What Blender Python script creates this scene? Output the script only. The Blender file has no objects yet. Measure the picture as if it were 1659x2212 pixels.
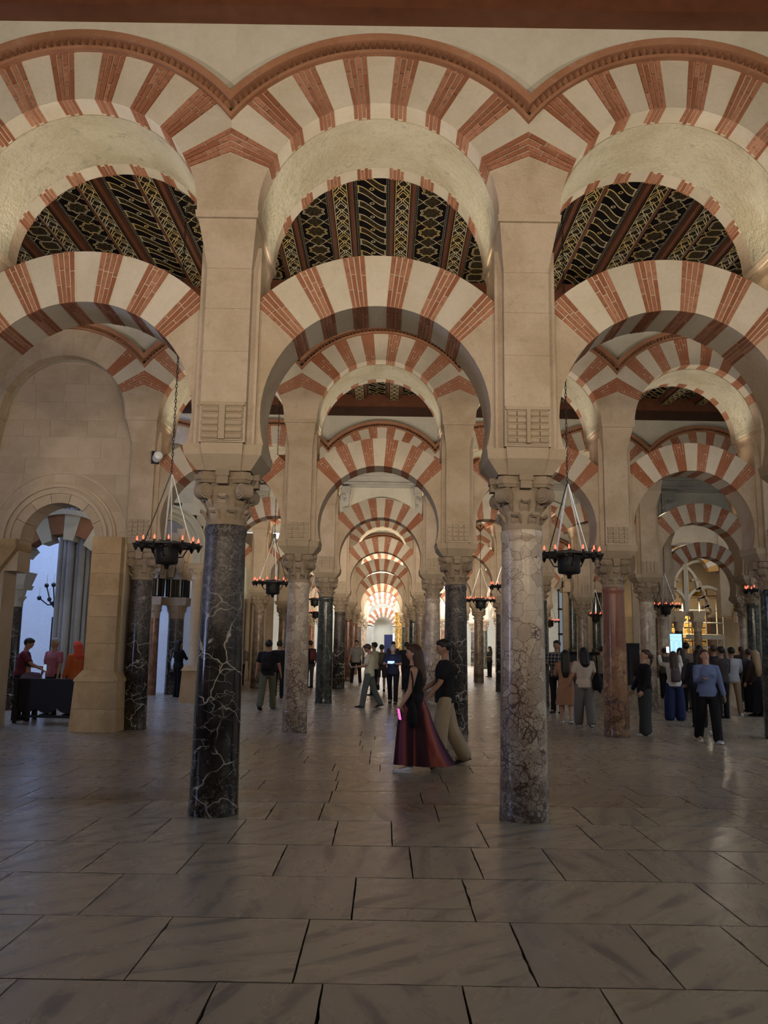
import bpy, bmesh, math, random
from math import sin, cos, pi, radians, sqrt, atan2
from mathutils import Vector, Matrix
R = random.Random(7)
C = bpy.context.scene.collection
SC = bpy.context.scene

# ---------------------------------------------------------------- camera, world, lights, exposure
CAMF, PITCH, ROLL, YAW = 1800.0, 0.15815, 0.01556, 0.0019
cam_d = bpy.data.cameras.new('camera'); cam = bpy.data.objects.new('camera', cam_d); C.objects.link(cam)
cam_d.sensor_fit = 'VERTICAL'; cam_d.sensor_height = 24.0; cam_d.lens = CAMF / 2212.0 * 24.0
cam_d.clip_start = 0.05; cam_d.clip_end = 400
_f = Vector((-sin(YAW) * cos(PITCH), cos(YAW) * cos(PITCH), sin(PITCH)))
_r = Vector((cos(YAW), sin(YAW), 0)); _u = _r.cross(_f)
_r2 = _r * cos(ROLL) + _u * sin(ROLL); _u2 = _u * cos(ROLL) - _r * sin(ROLL)
M = Matrix((( _r2.x, _u2.x, -_f.x, 0), (_r2.y, _u2.y, -_f.y, 0), (_r2.z, _u2.z, -_f.z, 1.6), (0, 0, 0, 1)))
cam.matrix_world = M
SC.camera = cam

w = bpy.data.worlds.new('world'); SC.world = w; w.use_nodes = True
bg = w.node_tree.nodes['Background']; bg.inputs[0].default_value = (0.72, 0.84, 1.0, 1); bg.inputs[1].default_value = 2.2

SC.view_settings.view_transform = 'Standard'; SC.view_settings.look = 'None'
SC.view_settings.gamma = 1; SC.view_settings.use_curve_mapping = False
SC.view_settings.exposure = 0.42
SC.cycles.max_bounces = 4; SC.cycles.diffuse_bounces = 2; SC.cycles.glossy_bounces = 2
SC.cycles.adaptive_min_samples = 16; SC.cycles.caustics_reflective = False; SC.cycles.caustics_refractive = False
SC.cycles.use_adaptive_sampling = True; SC.cycles.adaptive_threshold = 0.12
SC.cycles.sample_clamp_indirect = 4.0

# arcade rows: (distance, centre of the middle bay, column spacing, height offset)
YS = [8.25, 15.84, 23.33, 30.9, 38.4, 46.0, 53.5, 61.0, 68.5]
X0 = [-.115] + [-.135] * 8
SP = [2.953, 2.98] + [2.975] * 7
DZ = [0, 0, .15, .03, 0, 0, 0, 0, 0]
WARM = (1.0, .85, .66)
def lamp(kind, name, loc, energy, color=WARM, size=.1, aim=None, angle=120, blend=.6, sx=1, sy=1):
    d = bpy.data.lights.new(name, kind); o = bpy.data.objects.new(name, d); C.objects.link(o)
    d.energy = energy; d.color = color; o.location = loc
    if kind == 'AREA': d.shape = 'RECTANGLE'; d.size = sx; d.size_y = sy
    elif kind in ('POINT', 'SPOT'): d.shadow_soft_size = size
    if kind == 'SPOT': d.spot_size = radians(angle); d.spot_blend = blend
    if aim is not None: o.rotation_euler = (Vector(aim) - Vector(loc)).to_track_quat('-Z', 'Y').to_euler()
    return o
# floodlights lying on the shoulders of the lower arches, washing the upper soffits
for k in range(8):
    rng = {0: (-1, 2), 1: (-1, 3), 2: (-1, 4)}.get(k, (-1, 3))
    for b in range(*rng):
        cx = X0[k] + SP[k] * b
        for s in (-1, 1):
            e = [34, 32, 34, 40, 70, 110, 170, 220][k]
            lamp('SPOT', 'floodlight_beam', (cx + s * (SP[k] / 2 - .40), YS[k] + .12, 5.24 + DZ[k]), e, (1.0, .90, .72), .05,
                 (cx - s * .55, YS[k] + .12, 7.0 + DZ[k]), 125, .5)
# projectors behind the pillars at impost height, washing the next row, the ceiling and the wall heads
for k in range(-1, 8):
    y = (YS[k] if k >= 0 else .66); x0 = X0[max(k, 0)]; sp = SP[max(k, 0)]
    for i in ((-1.5, -.5, .5, 1.5) if k < 3 else (-.5, .5, 1.5, 2.5)):
        if k == -1 or k >= 0:
            e = {-1: 330, 0: 190, 1: 190, 2: 300, 3: 240}.get(k, 240)
            lamp('SPOT', 'projector_beam', (x0 + sp * i, y + .80, 3.75), e, WARM, .12, (x0 + sp * i * .8, y + 7.6, 7.6), 122, .8)
# daylight: the aisle window out of frame on the left, the open transept far away, the chapel on the left; plus an added fill for the end wall
lamp('AREA', 'left_daylight', (-9.2, 6.5, 3.2), 110, (.46, .58, 1.0), aim=(0, 9.5, 2.2), sx=.7, sy=4.0)
lamp('AREA', 'mid_daylight', (2.0, 49.8, 7.9), 900, (1.0, .93, .80), aim=(2.0, 49.81, 0), sx=14, sy=4)
lamp('AREA', 'end_wall_fill', (1.5, 71.0, 7.5), 900, (.86, .93, 1.0), aim=(1.0, 78.0, 3.0), sx=12, sy=2)  # added lamp, aimed at the end wall only to brighten it
lamp('AREA', 'far_daylight', (3.0, 57.3, 7.9), 2300, (.82, .90, 1.0), aim=(3.0, 57.31, 0), sx=16, sy=5)
lamp('AREA', 'far_daylight_end', (3.0, 66.0, 7.9), 4200, (.82, .90, 1.0), aim=(3.0, 66.01, 0), sx=20, sy=6)
lamp('AREA', 'chapel_daylight', (-9.5, 21.5, 9.0), 700, (.38, .54, 1.0), aim=(-9.5, 20.6, 0), sx=5, sy=6)

# ---------------------------------------------------------------- mesh helpers
class MB:
    def __init__(s): s.v = []; s.f = []; s.m = []
    def add(s, vs, fs, mi=0):
        n = len(s.v); s.v += [tuple(v) for v in vs]; s.f += [tuple(i + n for i in f) for f in fs]; s.m += [mi] * len(fs); return s
    def box(s, x0, x1, y0, y1, z0, z1, mi=0, T=None):
        vs = [Vector(p) for p in ((x0,y0,z0),(x1,y0,z0),(x1,y1,z0),(x0,y1,z0),(x0,y0,z1),(x1,y0,z1),(x1,y1,z1),(x0,y1,z1))]
        if T is not None: vs = [T @ v for v in vs]
        return s.add(vs, [(0,3,2,1),(4,5,6,7),(0,1,5,4),(1,2,6,5),(2,3,7,6),(3,0,4,7)], mi)
    def frustum(s, x0, y0, z0, a0, b0, z1, a1, b1, mi=0, y1=None, x1=None):
        y1 = y0 if y1 is None else y1; x1 = x0 if x1 is None else x1
        vs = [(x0-a0,y0-b0,z0),(x0+a0,y0-b0,z0),(x0+a0,y0+b0,z0),(x0-a0,y0+b0,z0),(x1-a1,y1-b1,z1),(x1+a1,y1-b1,z1),(x1+a1,y1+b1,z1),(x1-a1,y1+b1,z1)]
        return s.add(vs, [(0,3,2,1),(4,5,6,7),(0,1,5,4),(1,2,6,5),(2,3,7,6),(3,0,4,7)], mi)
    def prism(s, poly, y0, y1, mi=0):      # polygon in x,z extruded along y (counter-clockwise seen from the front)
        n = len(poly); vs = [(x, y0, z) for x, z in poly] + [(x, y1, z) for x, z in poly]
        fs = [tuple(range(n)), tuple(range(2*n-1, n-1, -1))] + [(i, i+n, (i+1) % n + n, (i+1) % n) for i in range(n)]
        return s.add(vs, fs, mi)
    def lathe(s, prof, seg=24, c=(0,0,0), mi=0, wob=None, cap=True):
        vs = []; fs = []
        for j, (r, z) in enumerate(prof):
            for i in range(seg):
                a = 2*pi*i/seg; rr = r * (1 + (wob(a, z) if wob else 0))
                vs.append((c[0]+rr*cos(a), c[1]+rr*sin(a), c[2]+z))
        for j in range(len(prof)-1):
            for i in range(seg):
                i2 = (i+1) % seg; fs.append((j*seg+i, j*seg+i2, (j+1)*seg+i2, (j+1)*seg+i))
        if cap: fs.append(tuple(range(seg-1, -1, -1))); fs.append(tuple((len(prof)-1)*seg+i for i in range(seg)))
        return s.add(vs, fs, mi)
    def tube(s, pts, r, seg=6, mi=0, r1=None):
        pts = [Vector(p) for p in pts]; vs = []; fs = []; n = len(pts)
        for j, p in enumerate(pts):
            d = (pts[min(j+1, n-1)] - pts[max(j-1, 0)]).normalized()
            a = d.orthogonal().normalized() if j == 0 else (a - d * a.dot(d)).normalized()
            b = d.cross(a); rr = r if r1 is None else r + (r1 - r) * j / (n - 1)
            for i in range(seg):
                t = 2*pi*i/seg; vs.append(p + (a*cos(t) + b*sin(t)) * rr)
        for j in range(n-1):
            for i in range(seg):
                i2 = (i+1) % seg; fs.append((j*seg+i, j*seg+i2, (j+1)*seg+i2, (j+1)*seg+i))
        fs.append(tuple(range(seg-1, -1, -1))); fs.append(tuple((n-1)*seg+i for i in range(seg)))
        return s.add(vs, fs, mi)
    def ball(s, c, r, seg=10, rings=6, mi=0, T=None):
        rx, ry, rz = (r, r, r) if not isinstance(r, tuple) else r
        vs = []; fs = []
        for j in range(rings+1):
            ph = -pi/2 + pi*j/rings; ph = max(-pi/2+.12, min(pi/2-.12, ph))
            for i in range(seg):
                a = 2*pi*i/seg; v = Vector((rx*cos(ph)*cos(a), ry*cos(ph)*sin(a), rz*sin(ph)))
                if T is not None: v = T @ v
                vs.append(v + Vector(c))
        for j in range(rings):
            for i in range(seg):
                i2 = (i+1) % seg; fs.append((j*seg+i, j*seg+i2, (j+1)*seg+i2, (j+1)*seg+i))
        fs.append(tuple(range(seg-1, -1, -1))); fs.append(tuple(rings*seg+i for i in range(seg)))
        return s.add(vs, fs, mi)
    def mesh(s, name, mats, smooth=False, fix=True):
        me = bpy.data.meshes.new(name); me.from_pydata(s.v, [], s.f)
        for m in (mats if isinstance(mats, (list, tuple)) else [mats]): me.materials.append(m)
        if any(s.m): me.polygons.foreach_set('material_index', s.m)
        if fix:
            bm = bmesh.new(); bm.from_mesh(me); bmesh.ops.recalc_face_normals(bm, faces=bm.faces); bm.to_mesh(me); bm.free()
        if smooth:
            me.polygons.foreach_set('use_smooth', [True] * len(me.polygons))
            if smooth != 'all': me.set_sharp_from_angle(angle=radians(40))
        me.update(); return me
def put(name, me, parent=None, loc=(0,0,0), rot=(0,0,0), scale=None):
    o = bpy.data.objects.new(name, me); C.objects.link(o)
    if parent is not None: o.parent = parent
    o.location = loc; o.rotation_euler = rot
    if scale is not None: o.scale = scale
    return o
def tag(o, label=None, cat=None, group=None, kind=None):
    if label: o['label'] = label
    if cat: o['category'] = cat
    if group: o['group'] = group
    if kind: o['kind'] = kind
    return o
def empty(name, loc=(0,0,0), rz=0, label=None, cat=None, group=None, kind=None):
    o = bpy.data.objects.new(name, None); C.objects.link(o); o.location = loc; o.rotation_euler = (0,0,rz); o.empty_display_size = .1
    return tag(o, label, cat, group, kind)
def copy_tree(o, parent=None):
    c = o.copy(); C.objects.link(c); c.parent = parent
    for ch in list(o.children): copy_tree(ch, c)
    return c

# ---------------------------------------------------------------- materials
class G:
    def __init__(s, name, rough=.6, spec=.3):
        s.mat = bpy.data.materials.new(name); s.mat.use_nodes = True; s.nt = s.mat.node_tree; s.N = s.nt.nodes
        s.b = s.N['Principled BSDF']; s.b.inputs['Roughness'].default_value = rough; s.b.inputs['Specular IOR Level'].default_value = spec
        s.tc = s.N.new('ShaderNodeTexCoord'); s.oi = None
    def link(s, a, b): s.nt.links.new(a, b)
    def setin(s, sock, v):
        if isinstance(v, bpy.types.NodeSocket): s.link(v, sock)
        elif isinstance(v, X): s.link(v.s, sock)
        else: sock.default_value = v if not isinstance(v, tuple) or len(v) != 3 or sock.type != 'RGBA' else (*v, 1)
    def m(s, op, a, b=0.0, c=0.0):
        n = s.N.new('ShaderNodeMath'); n.operation = op
        for i, v in enumerate((a, b, c)): s.setin(n.inputs[i], v)
        return X(s, n.outputs[0])
    def xyz(s, sock=None):
        n = s.N.new('ShaderNodeSeparateXYZ'); s.link(sock or s.tc.outputs['Object'], n.inputs[0]); return [X(s, o) for o in n.outputs]
    def comb(s, x, y, z):
        n = s.N.new('ShaderNodeCombineXYZ')
        for i, v in enumerate((x, y, z)): s.setin(n.inputs[i], v)
        return n.outputs[0]
    def rnd(s):
        if s.oi is None: s.oi = s.N.new('ShaderNodeObjectInfo')
        return X(s, s.oi.outputs['Random'])
    def noise(s, scale, detail=3, rough=.5, dist=0, co=None, color=False):
        n = s.N.new('ShaderNodeTexNoise'); s.link(co or s.tc.outputs['Object'], n.inputs['Vector'])
        n.inputs['Scale'].default_value = scale; n.inputs['Detail'].default_value = detail; n.inputs['Roughness'].default_value = rough; n.inputs['Distortion'].default_value = dist
        return n.outputs['Color'] if color else X(s, n.outputs['Fac'])
    def voro(s, scale, feat='DISTANCE_TO_EDGE', co=None, out='Distance', rand=1.0):
        n = s.N.new('ShaderNodeTexVoronoi'); n.feature = feat; s.link(co or s.tc.outputs['Object'], n.inputs['Vector'])
        n.inputs['Scale'].default_value = scale; n.inputs['Randomness'].default_value = rand
        return X(s, n.outputs[out]) if out == 'Distance' else n.outputs[out]
    def mapc(s, scale=(1,1,1), loc=(0,0,0), rot=(0,0,0), co=None):
        n = s.N.new('ShaderNodeMapping'); s.link(co or s.tc.outputs['Object'], n.inputs[0])
        n.inputs['Scale'].default_value = scale; n.inputs['Location'].default_value = loc; n.inputs['Rotation'].default_value = rot
        return n.outputs[0]
    def warp(s, amt, scale, co=None):
        a = s.N.new('ShaderNodeVectorMath'); a.operation = 'MULTIPLY_ADD'
        s.link(s.noise(scale, 3, .55, 0, co, True), a.inputs[0]); a.inputs[1].default_value = (amt,)*3; s.link(co or s.tc.outputs['Object'], a.inputs[2])
        return a.outputs[0]
    def off(s, co=None, k=37.0):       # shift a texture by the object's random number
        r = s.rnd() * k; a = s.N.new('ShaderNodeVectorMath'); a.operation = 'ADD'
        s.link(co or s.tc.outputs['Object'], a.inputs[0]); s.link(s.comb(r, r * .7, r * 1.3), a.inputs[1]); return a.outputs[0]
    def mix(s, f, a, b):
        n = s.N.new('ShaderNodeMix'); n.data_type = 'RGBA'; s.setin(n.inputs[0], f)
        s.setin(n.inputs[6], a); s.setin(n.inputs[7], b); return n.outputs[2]
    def mul(s, a, b):
        n = s.N.new('ShaderNodeMix'); n.data_type = 'RGBA'; n.blend_type = 'MULTIPLY'; n.inputs[0].default_value = 1
        s.setin(n.inputs[6], a); s.setin(n.inputs[7], b); return n.outputs[2]
    def ss(s, v, lo, hi):
        n = s.N.new('ShaderNodeMapRange'); n.interpolation_type = 'SMOOTHSTEP'; s.setin(n.inputs[0], v)
        n.inputs[1].default_value = lo; n.inputs[2].default_value = hi; return X(s, n.outputs[0])
    def gray(s, v): return s.comb(v, v, v)
    def color(s, c): s.setin(s.b.inputs['Base Color'], c)
    def bump(s, h, strength=.3, dist=.01):
        n = s.N.new('ShaderNodeBump'); n.inputs['Strength'].default_value = strength; n.inputs['Distance'].default_value = dist
        s.setin(n.inputs['Height'], h); s.link(n.outputs[0], s.b.inputs['Normal'])
class X:
    def __init__(s, g, sock): s.g = g; s.s = sock
    def __add__(s, o): return s.g.m('ADD', s, o)
    __radd__ = __add__
    def __mul__(s, o): return s.g.m('MULTIPLY', s, o)
    __rmul__ = __mul__
    def __sub__(s, o): return s.g.m('SUBTRACT', s, o)
    def __rsub__(s, o): return s.g.m('SUBTRACT', o, s)
    def __truediv__(s, o): return s.g.m('DIVIDE', s, o)
    def abs(s): return s.g.m('ABSOLUTE', s)
    def fr(s): return s.g.m('FRACT', s)
    def sin(s): return s.g.m('SINE', s)
    def cos(s): return s.g.m('COSINE', s)
    def sqrt(s): return s.g.m('SQRT', s)
    def lt(s, o): return s.g.m('LESS_THAN', s, o)
    def gt(s, o): return s.g.m('GREATER_THAN', s, o)
    def max(s, o): return s.g.m('MAXIMUM', s, o)
    def min(s, o): return s.g.m('MINIMUM', s, o)
    def line(s, at, wd): return (s - at).abs().lt(wd)

def stone(name, base, var=.12, stain=(.36,.30,.22), st=.35, rough=.85, bscale=30, bstr=.35, tint=.10, bd=.012):
    g = G(name, rough, .2); co = g.off()
    n1 = g.noise(1.6, 5, .6, .4, co); n2 = g.noise(9, 4, .6, 0, co); n3 = g.noise(bscale, 5, .7, 0, co)
    c = g.mix(g.ss(n1, .35, .72), base, tuple(b * s for b, s in zip(base, (1.0 - var, 1.0 - var * 1.15, 1.0 - var * 1.5))))
    c = g.mix(g.ss(n2, .55, .8) * st, c, stain)
    v = 1.0 - tint + g.rnd() * 2 * tint; c = g.mul(c, g.gray(v * (.86 + n3 * .28)))
    g.color(c); g.bump(n3 + n2 * .6, bstr, bd); return g.mat
PLASTER = stone('pink_beige_plaster', (.52,.41,.305), .20, (.36,.27,.19), .6, .85, 30, .7, .05, .02)
SOFFIT = stone('pale_rough_limestone', (.62,.56,.43), .20, (.36,.33,.26), .9, .9, 20, 1.0, .07, .045)
WHITEV = stone('white_stone_voussoir', (.56,.49,.395), .12, (.40,.35,.28), .5, .85, 30, .35, .09)
WALLP = stone('grey_cream_wall_plaster', (.58,.54,.45), .08, (.48,.45,.38), .2, .9, 12, .1, .02)
CARVED = stone('weathered_capital_stone', (.33,.255,.185), .2, (.2,.15,.11), .5, .8, 40, .4, .06)
PIER = stone('ochre_pier_stone', (.50,.345,.19), .25, (.30,.17,.10), .6, .85, 22, .4, .09)
GREYST = stone('grey_carved_stone', (.42,.40,.36), .15, (.25,.23,.20), .6, .8, 30, .6, .08)
BLUEST = stone('cool_grey_gothic_stone', (.40,.41,.43), .15, (.26,.26,.28), .5, .8, 24, .5, .06)
TERRA = stone('terracotta_cornice', (.36,.175,.10), .2, (.42,.28,.19), .6, .85, 30, .4, .08)
DARKW = stone('limewash_white', (.72,.76,.82), .04, (.6,.63,.68), .2, .9, 14, .05, .02)

def brick_mat():
    g = G('single_red_brick', .85, .2); co = g.off(); r = g.rnd(); n = g.noise(22, 4, .65, 0, co); n2 = g.noise(90, 3, .7, 0, co)
    c = g.mix(r, (.25,.085,.040), (.40,.185,.11)); c = g.mix(g.ss(n, .45, .7) * .7, c, (.17,.085,.055))
    c = g.mul(c, g.gray(.72 + n2 * .55)); g.color(c); g.bump(n + n2 * .5, .6, .006); return g.mat
BRICK = brick_mat()
def brickv_mat():
    g = G('striped_brick_voussoir', .85, .2); x, y, z = g.xyz(); t = x / z   # tangent of the angle, local frame points up the radius
    u = t * 30.0 + .5; cell = g.m('FLOOR', u); fr = u.fr()
    jo = (z * 3.1 + cell * .37 + y * 3.3).fr()
    mort = (fr - .5).abs().gt(.43).max((jo - .5).abs().gt(.475))
    co = g.off(); n = g.noise(18, 4, .65, 0, co); n0 = g.noise(3, 2, .5, 0, co)
    c = g.mix(g.ss(n, .45, .8) * .6, g.mix(g.rnd(), (.30,.105,.05), (.36,.16,.095)), (.20,.10,.065))
    c = g.mix(mort * g.ss(n0, .42, .58) * .8, c, (.56,.42,.30)); g.color(c); g.bump(n - mort * .6, .5, .008); return g.mat
BRICKV = brickv_mat()
MORTAR = stone('pale_lime_mortar', (.66,.56,.44), .15, (.5,.4,.3), .3, .9, 60, .5, .05)

def marble(name, kind):
    g = G(name, .16, .55); co = g.off(); x, y, z = g.xyz()
    if kind == 'black':
        w1 = g.warp(.5, 2.2, co); w2 = g.warp(.22, 6, co)
        v1 = g.voro(1.7, co=g.mapc((1,1,1.5), co=w1)); v2 = g.voro(4.5, co=g.mapc((1,1,1.8), co=w2)); n = g.noise(5, 5, .6, 0, co); fine = g.noise(28, 4, .7, 1.2, co)
        c = g.mix(g.ss(n, .35, .75), (.012,.009,.007), (.045,.034,.027))
        up = g.ss(z, 1.25, 2.3)
        c = g.mix(up * g.ss(fine, .42, .62) * .8, c, (.15,.115,.10))
        lowv = 1.0 - up * .7; a = (1.0 - g.ss(v1, 0, .020)) * g.ss(g.noise(2.4, 2, .5, 0, co), .38, .52) * lowv; b = (1.0 - g.ss(v2, 0, .020)) * g.ss(g.noise(4, 2, .5, 0, co), .44, .58) * lowv
        c = g.mix(a.max(b * .8) * .85, c, (.62,.55,.45)); base = g.ss(z, .55, .1) if False else (1.0 - g.ss(z, .1, .55)) * g.ss(fine, .5, .65)
        c = g.mix(base * .7, c, (.26,.17,.09))
        g.setin(g.b.inputs['Roughness'], .12 + up * .32); g.b.inputs['Specular IOR Level'].default_value = .4
    elif kind in ('breccia', 'redbreccia', 'darkbreccia'):
        w1 = g.warp(.16, 4, co); w2 = g.warp(.08, 9, co); v1 = g.voro(7.5, co=w1); v2 = g.voro(20, co=w2); cell = g.voro(7.5, 'F1', w1, 'Color'); n = g.noise(2.2, 3, .5, 0, co)
        sep = g.N.new('ShaderNodeSeparateColor'); g.link(cell, sep.inputs[0]); cr = X(g, sep.outputs[0])
        A = {'breccia': ((.56,.455,.35), (.36,.27,.20), (.085,.034,.020)), 'redbreccia': ((.42,.23,.12), (.24,.11,.055), (.05,.018,.010)), 'darkbreccia': ((.30,.22,.15), (.17,.11,.07), (.06,.03,.018))}[kind]
        c = g.mix(cr, A[0], A[1]); c = g.mul(c, g.gray(.8 + g.noise(14, 4, .6, 0, co) * .4))
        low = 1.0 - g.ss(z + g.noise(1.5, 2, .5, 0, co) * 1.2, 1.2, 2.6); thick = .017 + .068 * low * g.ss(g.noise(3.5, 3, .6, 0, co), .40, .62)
        veins = (1.0 - g.ss(v1 / thick, .35, 1.0)).max((1.0 - g.ss(v2 / (thick * 1.6), .3, 1.0)) * g.ss(n + low * .12, .47, .58))
        c = g.mix(veins * .94, c, A[2])
        if kind == 'redbreccia':
            up = g.ss(z + g.noise(3, 2, .5, 0, co) * .5, 1.75, 1.95); c = g.mix(up, c, g.mix(g.noise(7, 4, .6, 0, co), (.16,.05,.025), (.25,.095,.05)))
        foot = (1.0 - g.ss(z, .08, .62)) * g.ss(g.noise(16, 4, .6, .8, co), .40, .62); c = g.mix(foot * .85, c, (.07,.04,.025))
        g.setin(g.b.inputs['Roughness'], .17 + veins * .25 + g.ss(z, 1.6, 2.6) * .2)
    elif kind == 'green':
        n = g.noise(7, 5, .65, .6, co); c = g.mix(g.ss(n, .35, .7), (.018,.021,.017), (.075,.075,.055)); v = g.voro(3, co=g.warp(.5, 3, co))
        c = g.mix((1.0 - g.ss(v, 0, .012)) * .5, c, (.4,.4,.33))
    else:
        n = g.noise(5, 5, .6, .5, co); c = g.mix(g.ss(n, .35, .7), (.13,.055,.032), (.24,.12,.075))
    g.color(c); return g.mat
MARB = {k: marble(k + '_marble_shaft', k) for k in ('black', 'breccia', 'redbreccia', 'darkbreccia', 'green', 'red')}

def floor_mat(name, perobj=True, A=(.48,.41,.29), B=(.39,.325,.235)):
    g = G(name, .3, .5); co = g.off() if perobj else g.tc.outputs['Object']
    wv = g.N.new('ShaderNodeTexWave'); wv.inputs['Scale'].default_value = .9; wv.inputs['Distortion'].default_value = 5; wv.inputs['Detail'].default_value = 4; wv.inputs['Detail Scale'].default_value = 1.2
    r = g.rnd(); rot = g.N.new('ShaderNodeVectorRotate'); rot.rotation_type = 'Z_AXIS'; g.link(co, rot.inputs['Vector']); g.setin(rot.inputs['Angle'], r * 1.6 - .4 if perobj else .4)
    g.link(g.mapc((1.3, .45, 1), co=rot.outputs[0]), wv.inputs[0]); wf = X(g, wv.outputs['Fac'])
    n = g.noise(1.3, 5, .6, .5, co); n2 = g.noise(6, 5, .65, .8, g.mapc((1, .35, 1), co=rot.outputs[0]))
    c = g.mix(n, A, B); c = g.mix(g.ss(wf, .58, .95) * g.ss(n2, .40, .62) * (.85 if perobj else .3), c, (.19,.165,.145))
    c = g.mix(g.ss(g.noise(1.8, 3, .5, .3, co), .64, .8) * .45, c, (.36,.24,.13))
    if perobj: c = g.mul(c, g.mix(r, (.86,.84,.86), (1.07,1.03,.96)))
    g.color(c); g.setin(g.b.inputs['Roughness'], .17 + n2 * .24)
    g.bump(g.noise(2.3, 2, .5, 0, g.mapc((.6, 1.6, 1))) + n2 * .08, .12, .02); return g.mat
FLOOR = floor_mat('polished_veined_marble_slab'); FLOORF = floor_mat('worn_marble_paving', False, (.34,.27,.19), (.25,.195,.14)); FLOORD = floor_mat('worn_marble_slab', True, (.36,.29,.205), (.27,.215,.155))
def plain(name, col, rough=.6, spec=.3, metal=0, var=.15, scale=20):
    g = G(name, rough, spec); g.b.inputs['Metallic'].default_value = metal
    n = g.noise(scale, 3, .6); g.color(g.mul(g.mix(0.0, col, col), g.gray((1 - var) + n * 2 * var))); return g.mat
GROUT_SHADE = plain('joint_dirt_and_recess_shade', (.05,.04,.032), .9)  # dirt of the floor joints, and painted shade in the cornice recess
WOODR = plain('red_brown_beam_wood', (.125,.045,.022), .5, .3, 0, .35, 6)
WOODD = plain('dark_beam_wood', (.05,.024,.014), .5, .3, 0, .3, 6)
IRON = plain('black_wrought_iron', (.012,.011,.011), .45, .4, .3)
BLACKW = plain('black_lacquered_wood', (.010,.008,.009), .5, .3)
STRAP = plain('bright_steel_strap', (.85,.85,.82), .25, .6, .6, .1)
WHITEP = plain('white_enamel', (.75,.75,.73), .4)
def emis(name, col, s, base=(.1,.02,.01)):
    g = G(name, .4); g.color((*base, 1)); g.b.inputs['Emission Color'].default_value = (*col, 1); g.b.inputs['Emission Strength'].default_value = s; return g.mat
BULB = emis('red_flame_bulb', (1.0, .085, .045), 3.0)
BULBC = emis('white_hot_filament', (1.0, .55, .35), 9)

def paint(name, kind):
    g = G(name, .75, .08); x, y, z = g.xyz()
    hw = {'scroll': .285, 'medal': .285, 'star': .285, 'vine': .115}[kind]
    u = x / hw; au = u.abs()
    fil = g.voro(34, co=g.mapc((1, 1, 0))); filg = (1.0 - g.ss(fil, .03, .09)) * 1.0
    dots = None
    if kind != 'vine':
        du = (au - .90) * hw; dv = ((y / .05).fr() - .5) * .05; dots = (du * du + dv * dv).sqrt().lt(.012)
    if kind == 'scroll':
        v = y / .42; s = (v - (u * 1.9).sin() * .50).fr() - .5; band = s.abs()
        line = band.line(.22, .034) * au.lt(.78); inner = band.lt(.18) * au.lt(.74)
        ky = ((v + 0.5).fr() - .5) * .42; kr = (x * x + ky * ky).sqrt(); knot = kr.line(.030, .008); hole = kr.lt(.055)
        line = line * (1.0 - hole); inner = inner * (1.0 - hole); line = line.max(knot)
        line = line.max(au.line(.72, .035) * band.lt(.22)); side = au.line(.80, .012) * 1.0; dt = (((u * 5).fr() - .5) * .1).abs() ; line = line.max(side * .6)
    elif kind in ('medal', 'star'):
        per = .66 if kind == 'medal' else .52
        v = ((y / per).fr() - .5) * per; r = (x * x + v * v).sqrt(); th = g.m('ARCTAN2', v, x); k = 8.0 if kind == 'medal' else 4.0
        rr = r * (1.0 + (th * k).cos() * .10); line = rr.line(.17, .0075).max(rr.line(.145, .005))
        inner = rr.lt(.14); v2 = (((y / per) + .5).fr() - .5) * per; w_ = (x.abs() - .085 - (v2 * 19).cos() * .055)
        neck = w_.line(0.0, .008) * (v2.abs()).lt(.16); line = line.max(neck * (1.0 - rr.lt(.19)))
        inner = inner.max(w_.lt(-.015) * v2.abs().lt(.15) * (1.0 - rr.lt(.2)))
        cr = ((au - .82).abs() + (v2 / .285).abs() * .9); line = line.max(cr.line(.34, .03) * au.lt(.82)); inner = inner.max(cr.lt(.27) * au.lt(.8))
        line = line.max(au.line(.81, .014) * .6)
    else:
        v = y / .34; w_ = au - .40 - (v * 2 * pi).sin() * .30; line = w_.line(0, .07).max(au.line(.92, .04)); inner = au.lt(.9)
        line = line.max(((au * 1.0 - (v * 2).fr() * .9).abs()).lt(.07) * au.lt(.85))
    gold = g.mix(g.ss(g.noise(2, 2), .4, .6), (.56,.42,.17), (.52,.46,.30))
    c = g.mix(inner * filg * (.55 if kind != 'vine' else .28), (.004,.003,.004), (.17,.12,.05)); c = g.mix(line, c, gold)
    if dots is not None: c = g.mix(dots, c, (.33,.33,.30)); c = g.mix(au.gt(.82) * (1.0 - dots), c, (.008,.008,.012))
    g.color(g.mul(c, g.gray(.75 + g.noise(8, 3) * .5))); return g.mat
PAINT = {k: paint('painted_' + k + '_ceiling_board', k) for k in ('scroll', 'medal', 'star', 'vine')}

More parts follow.
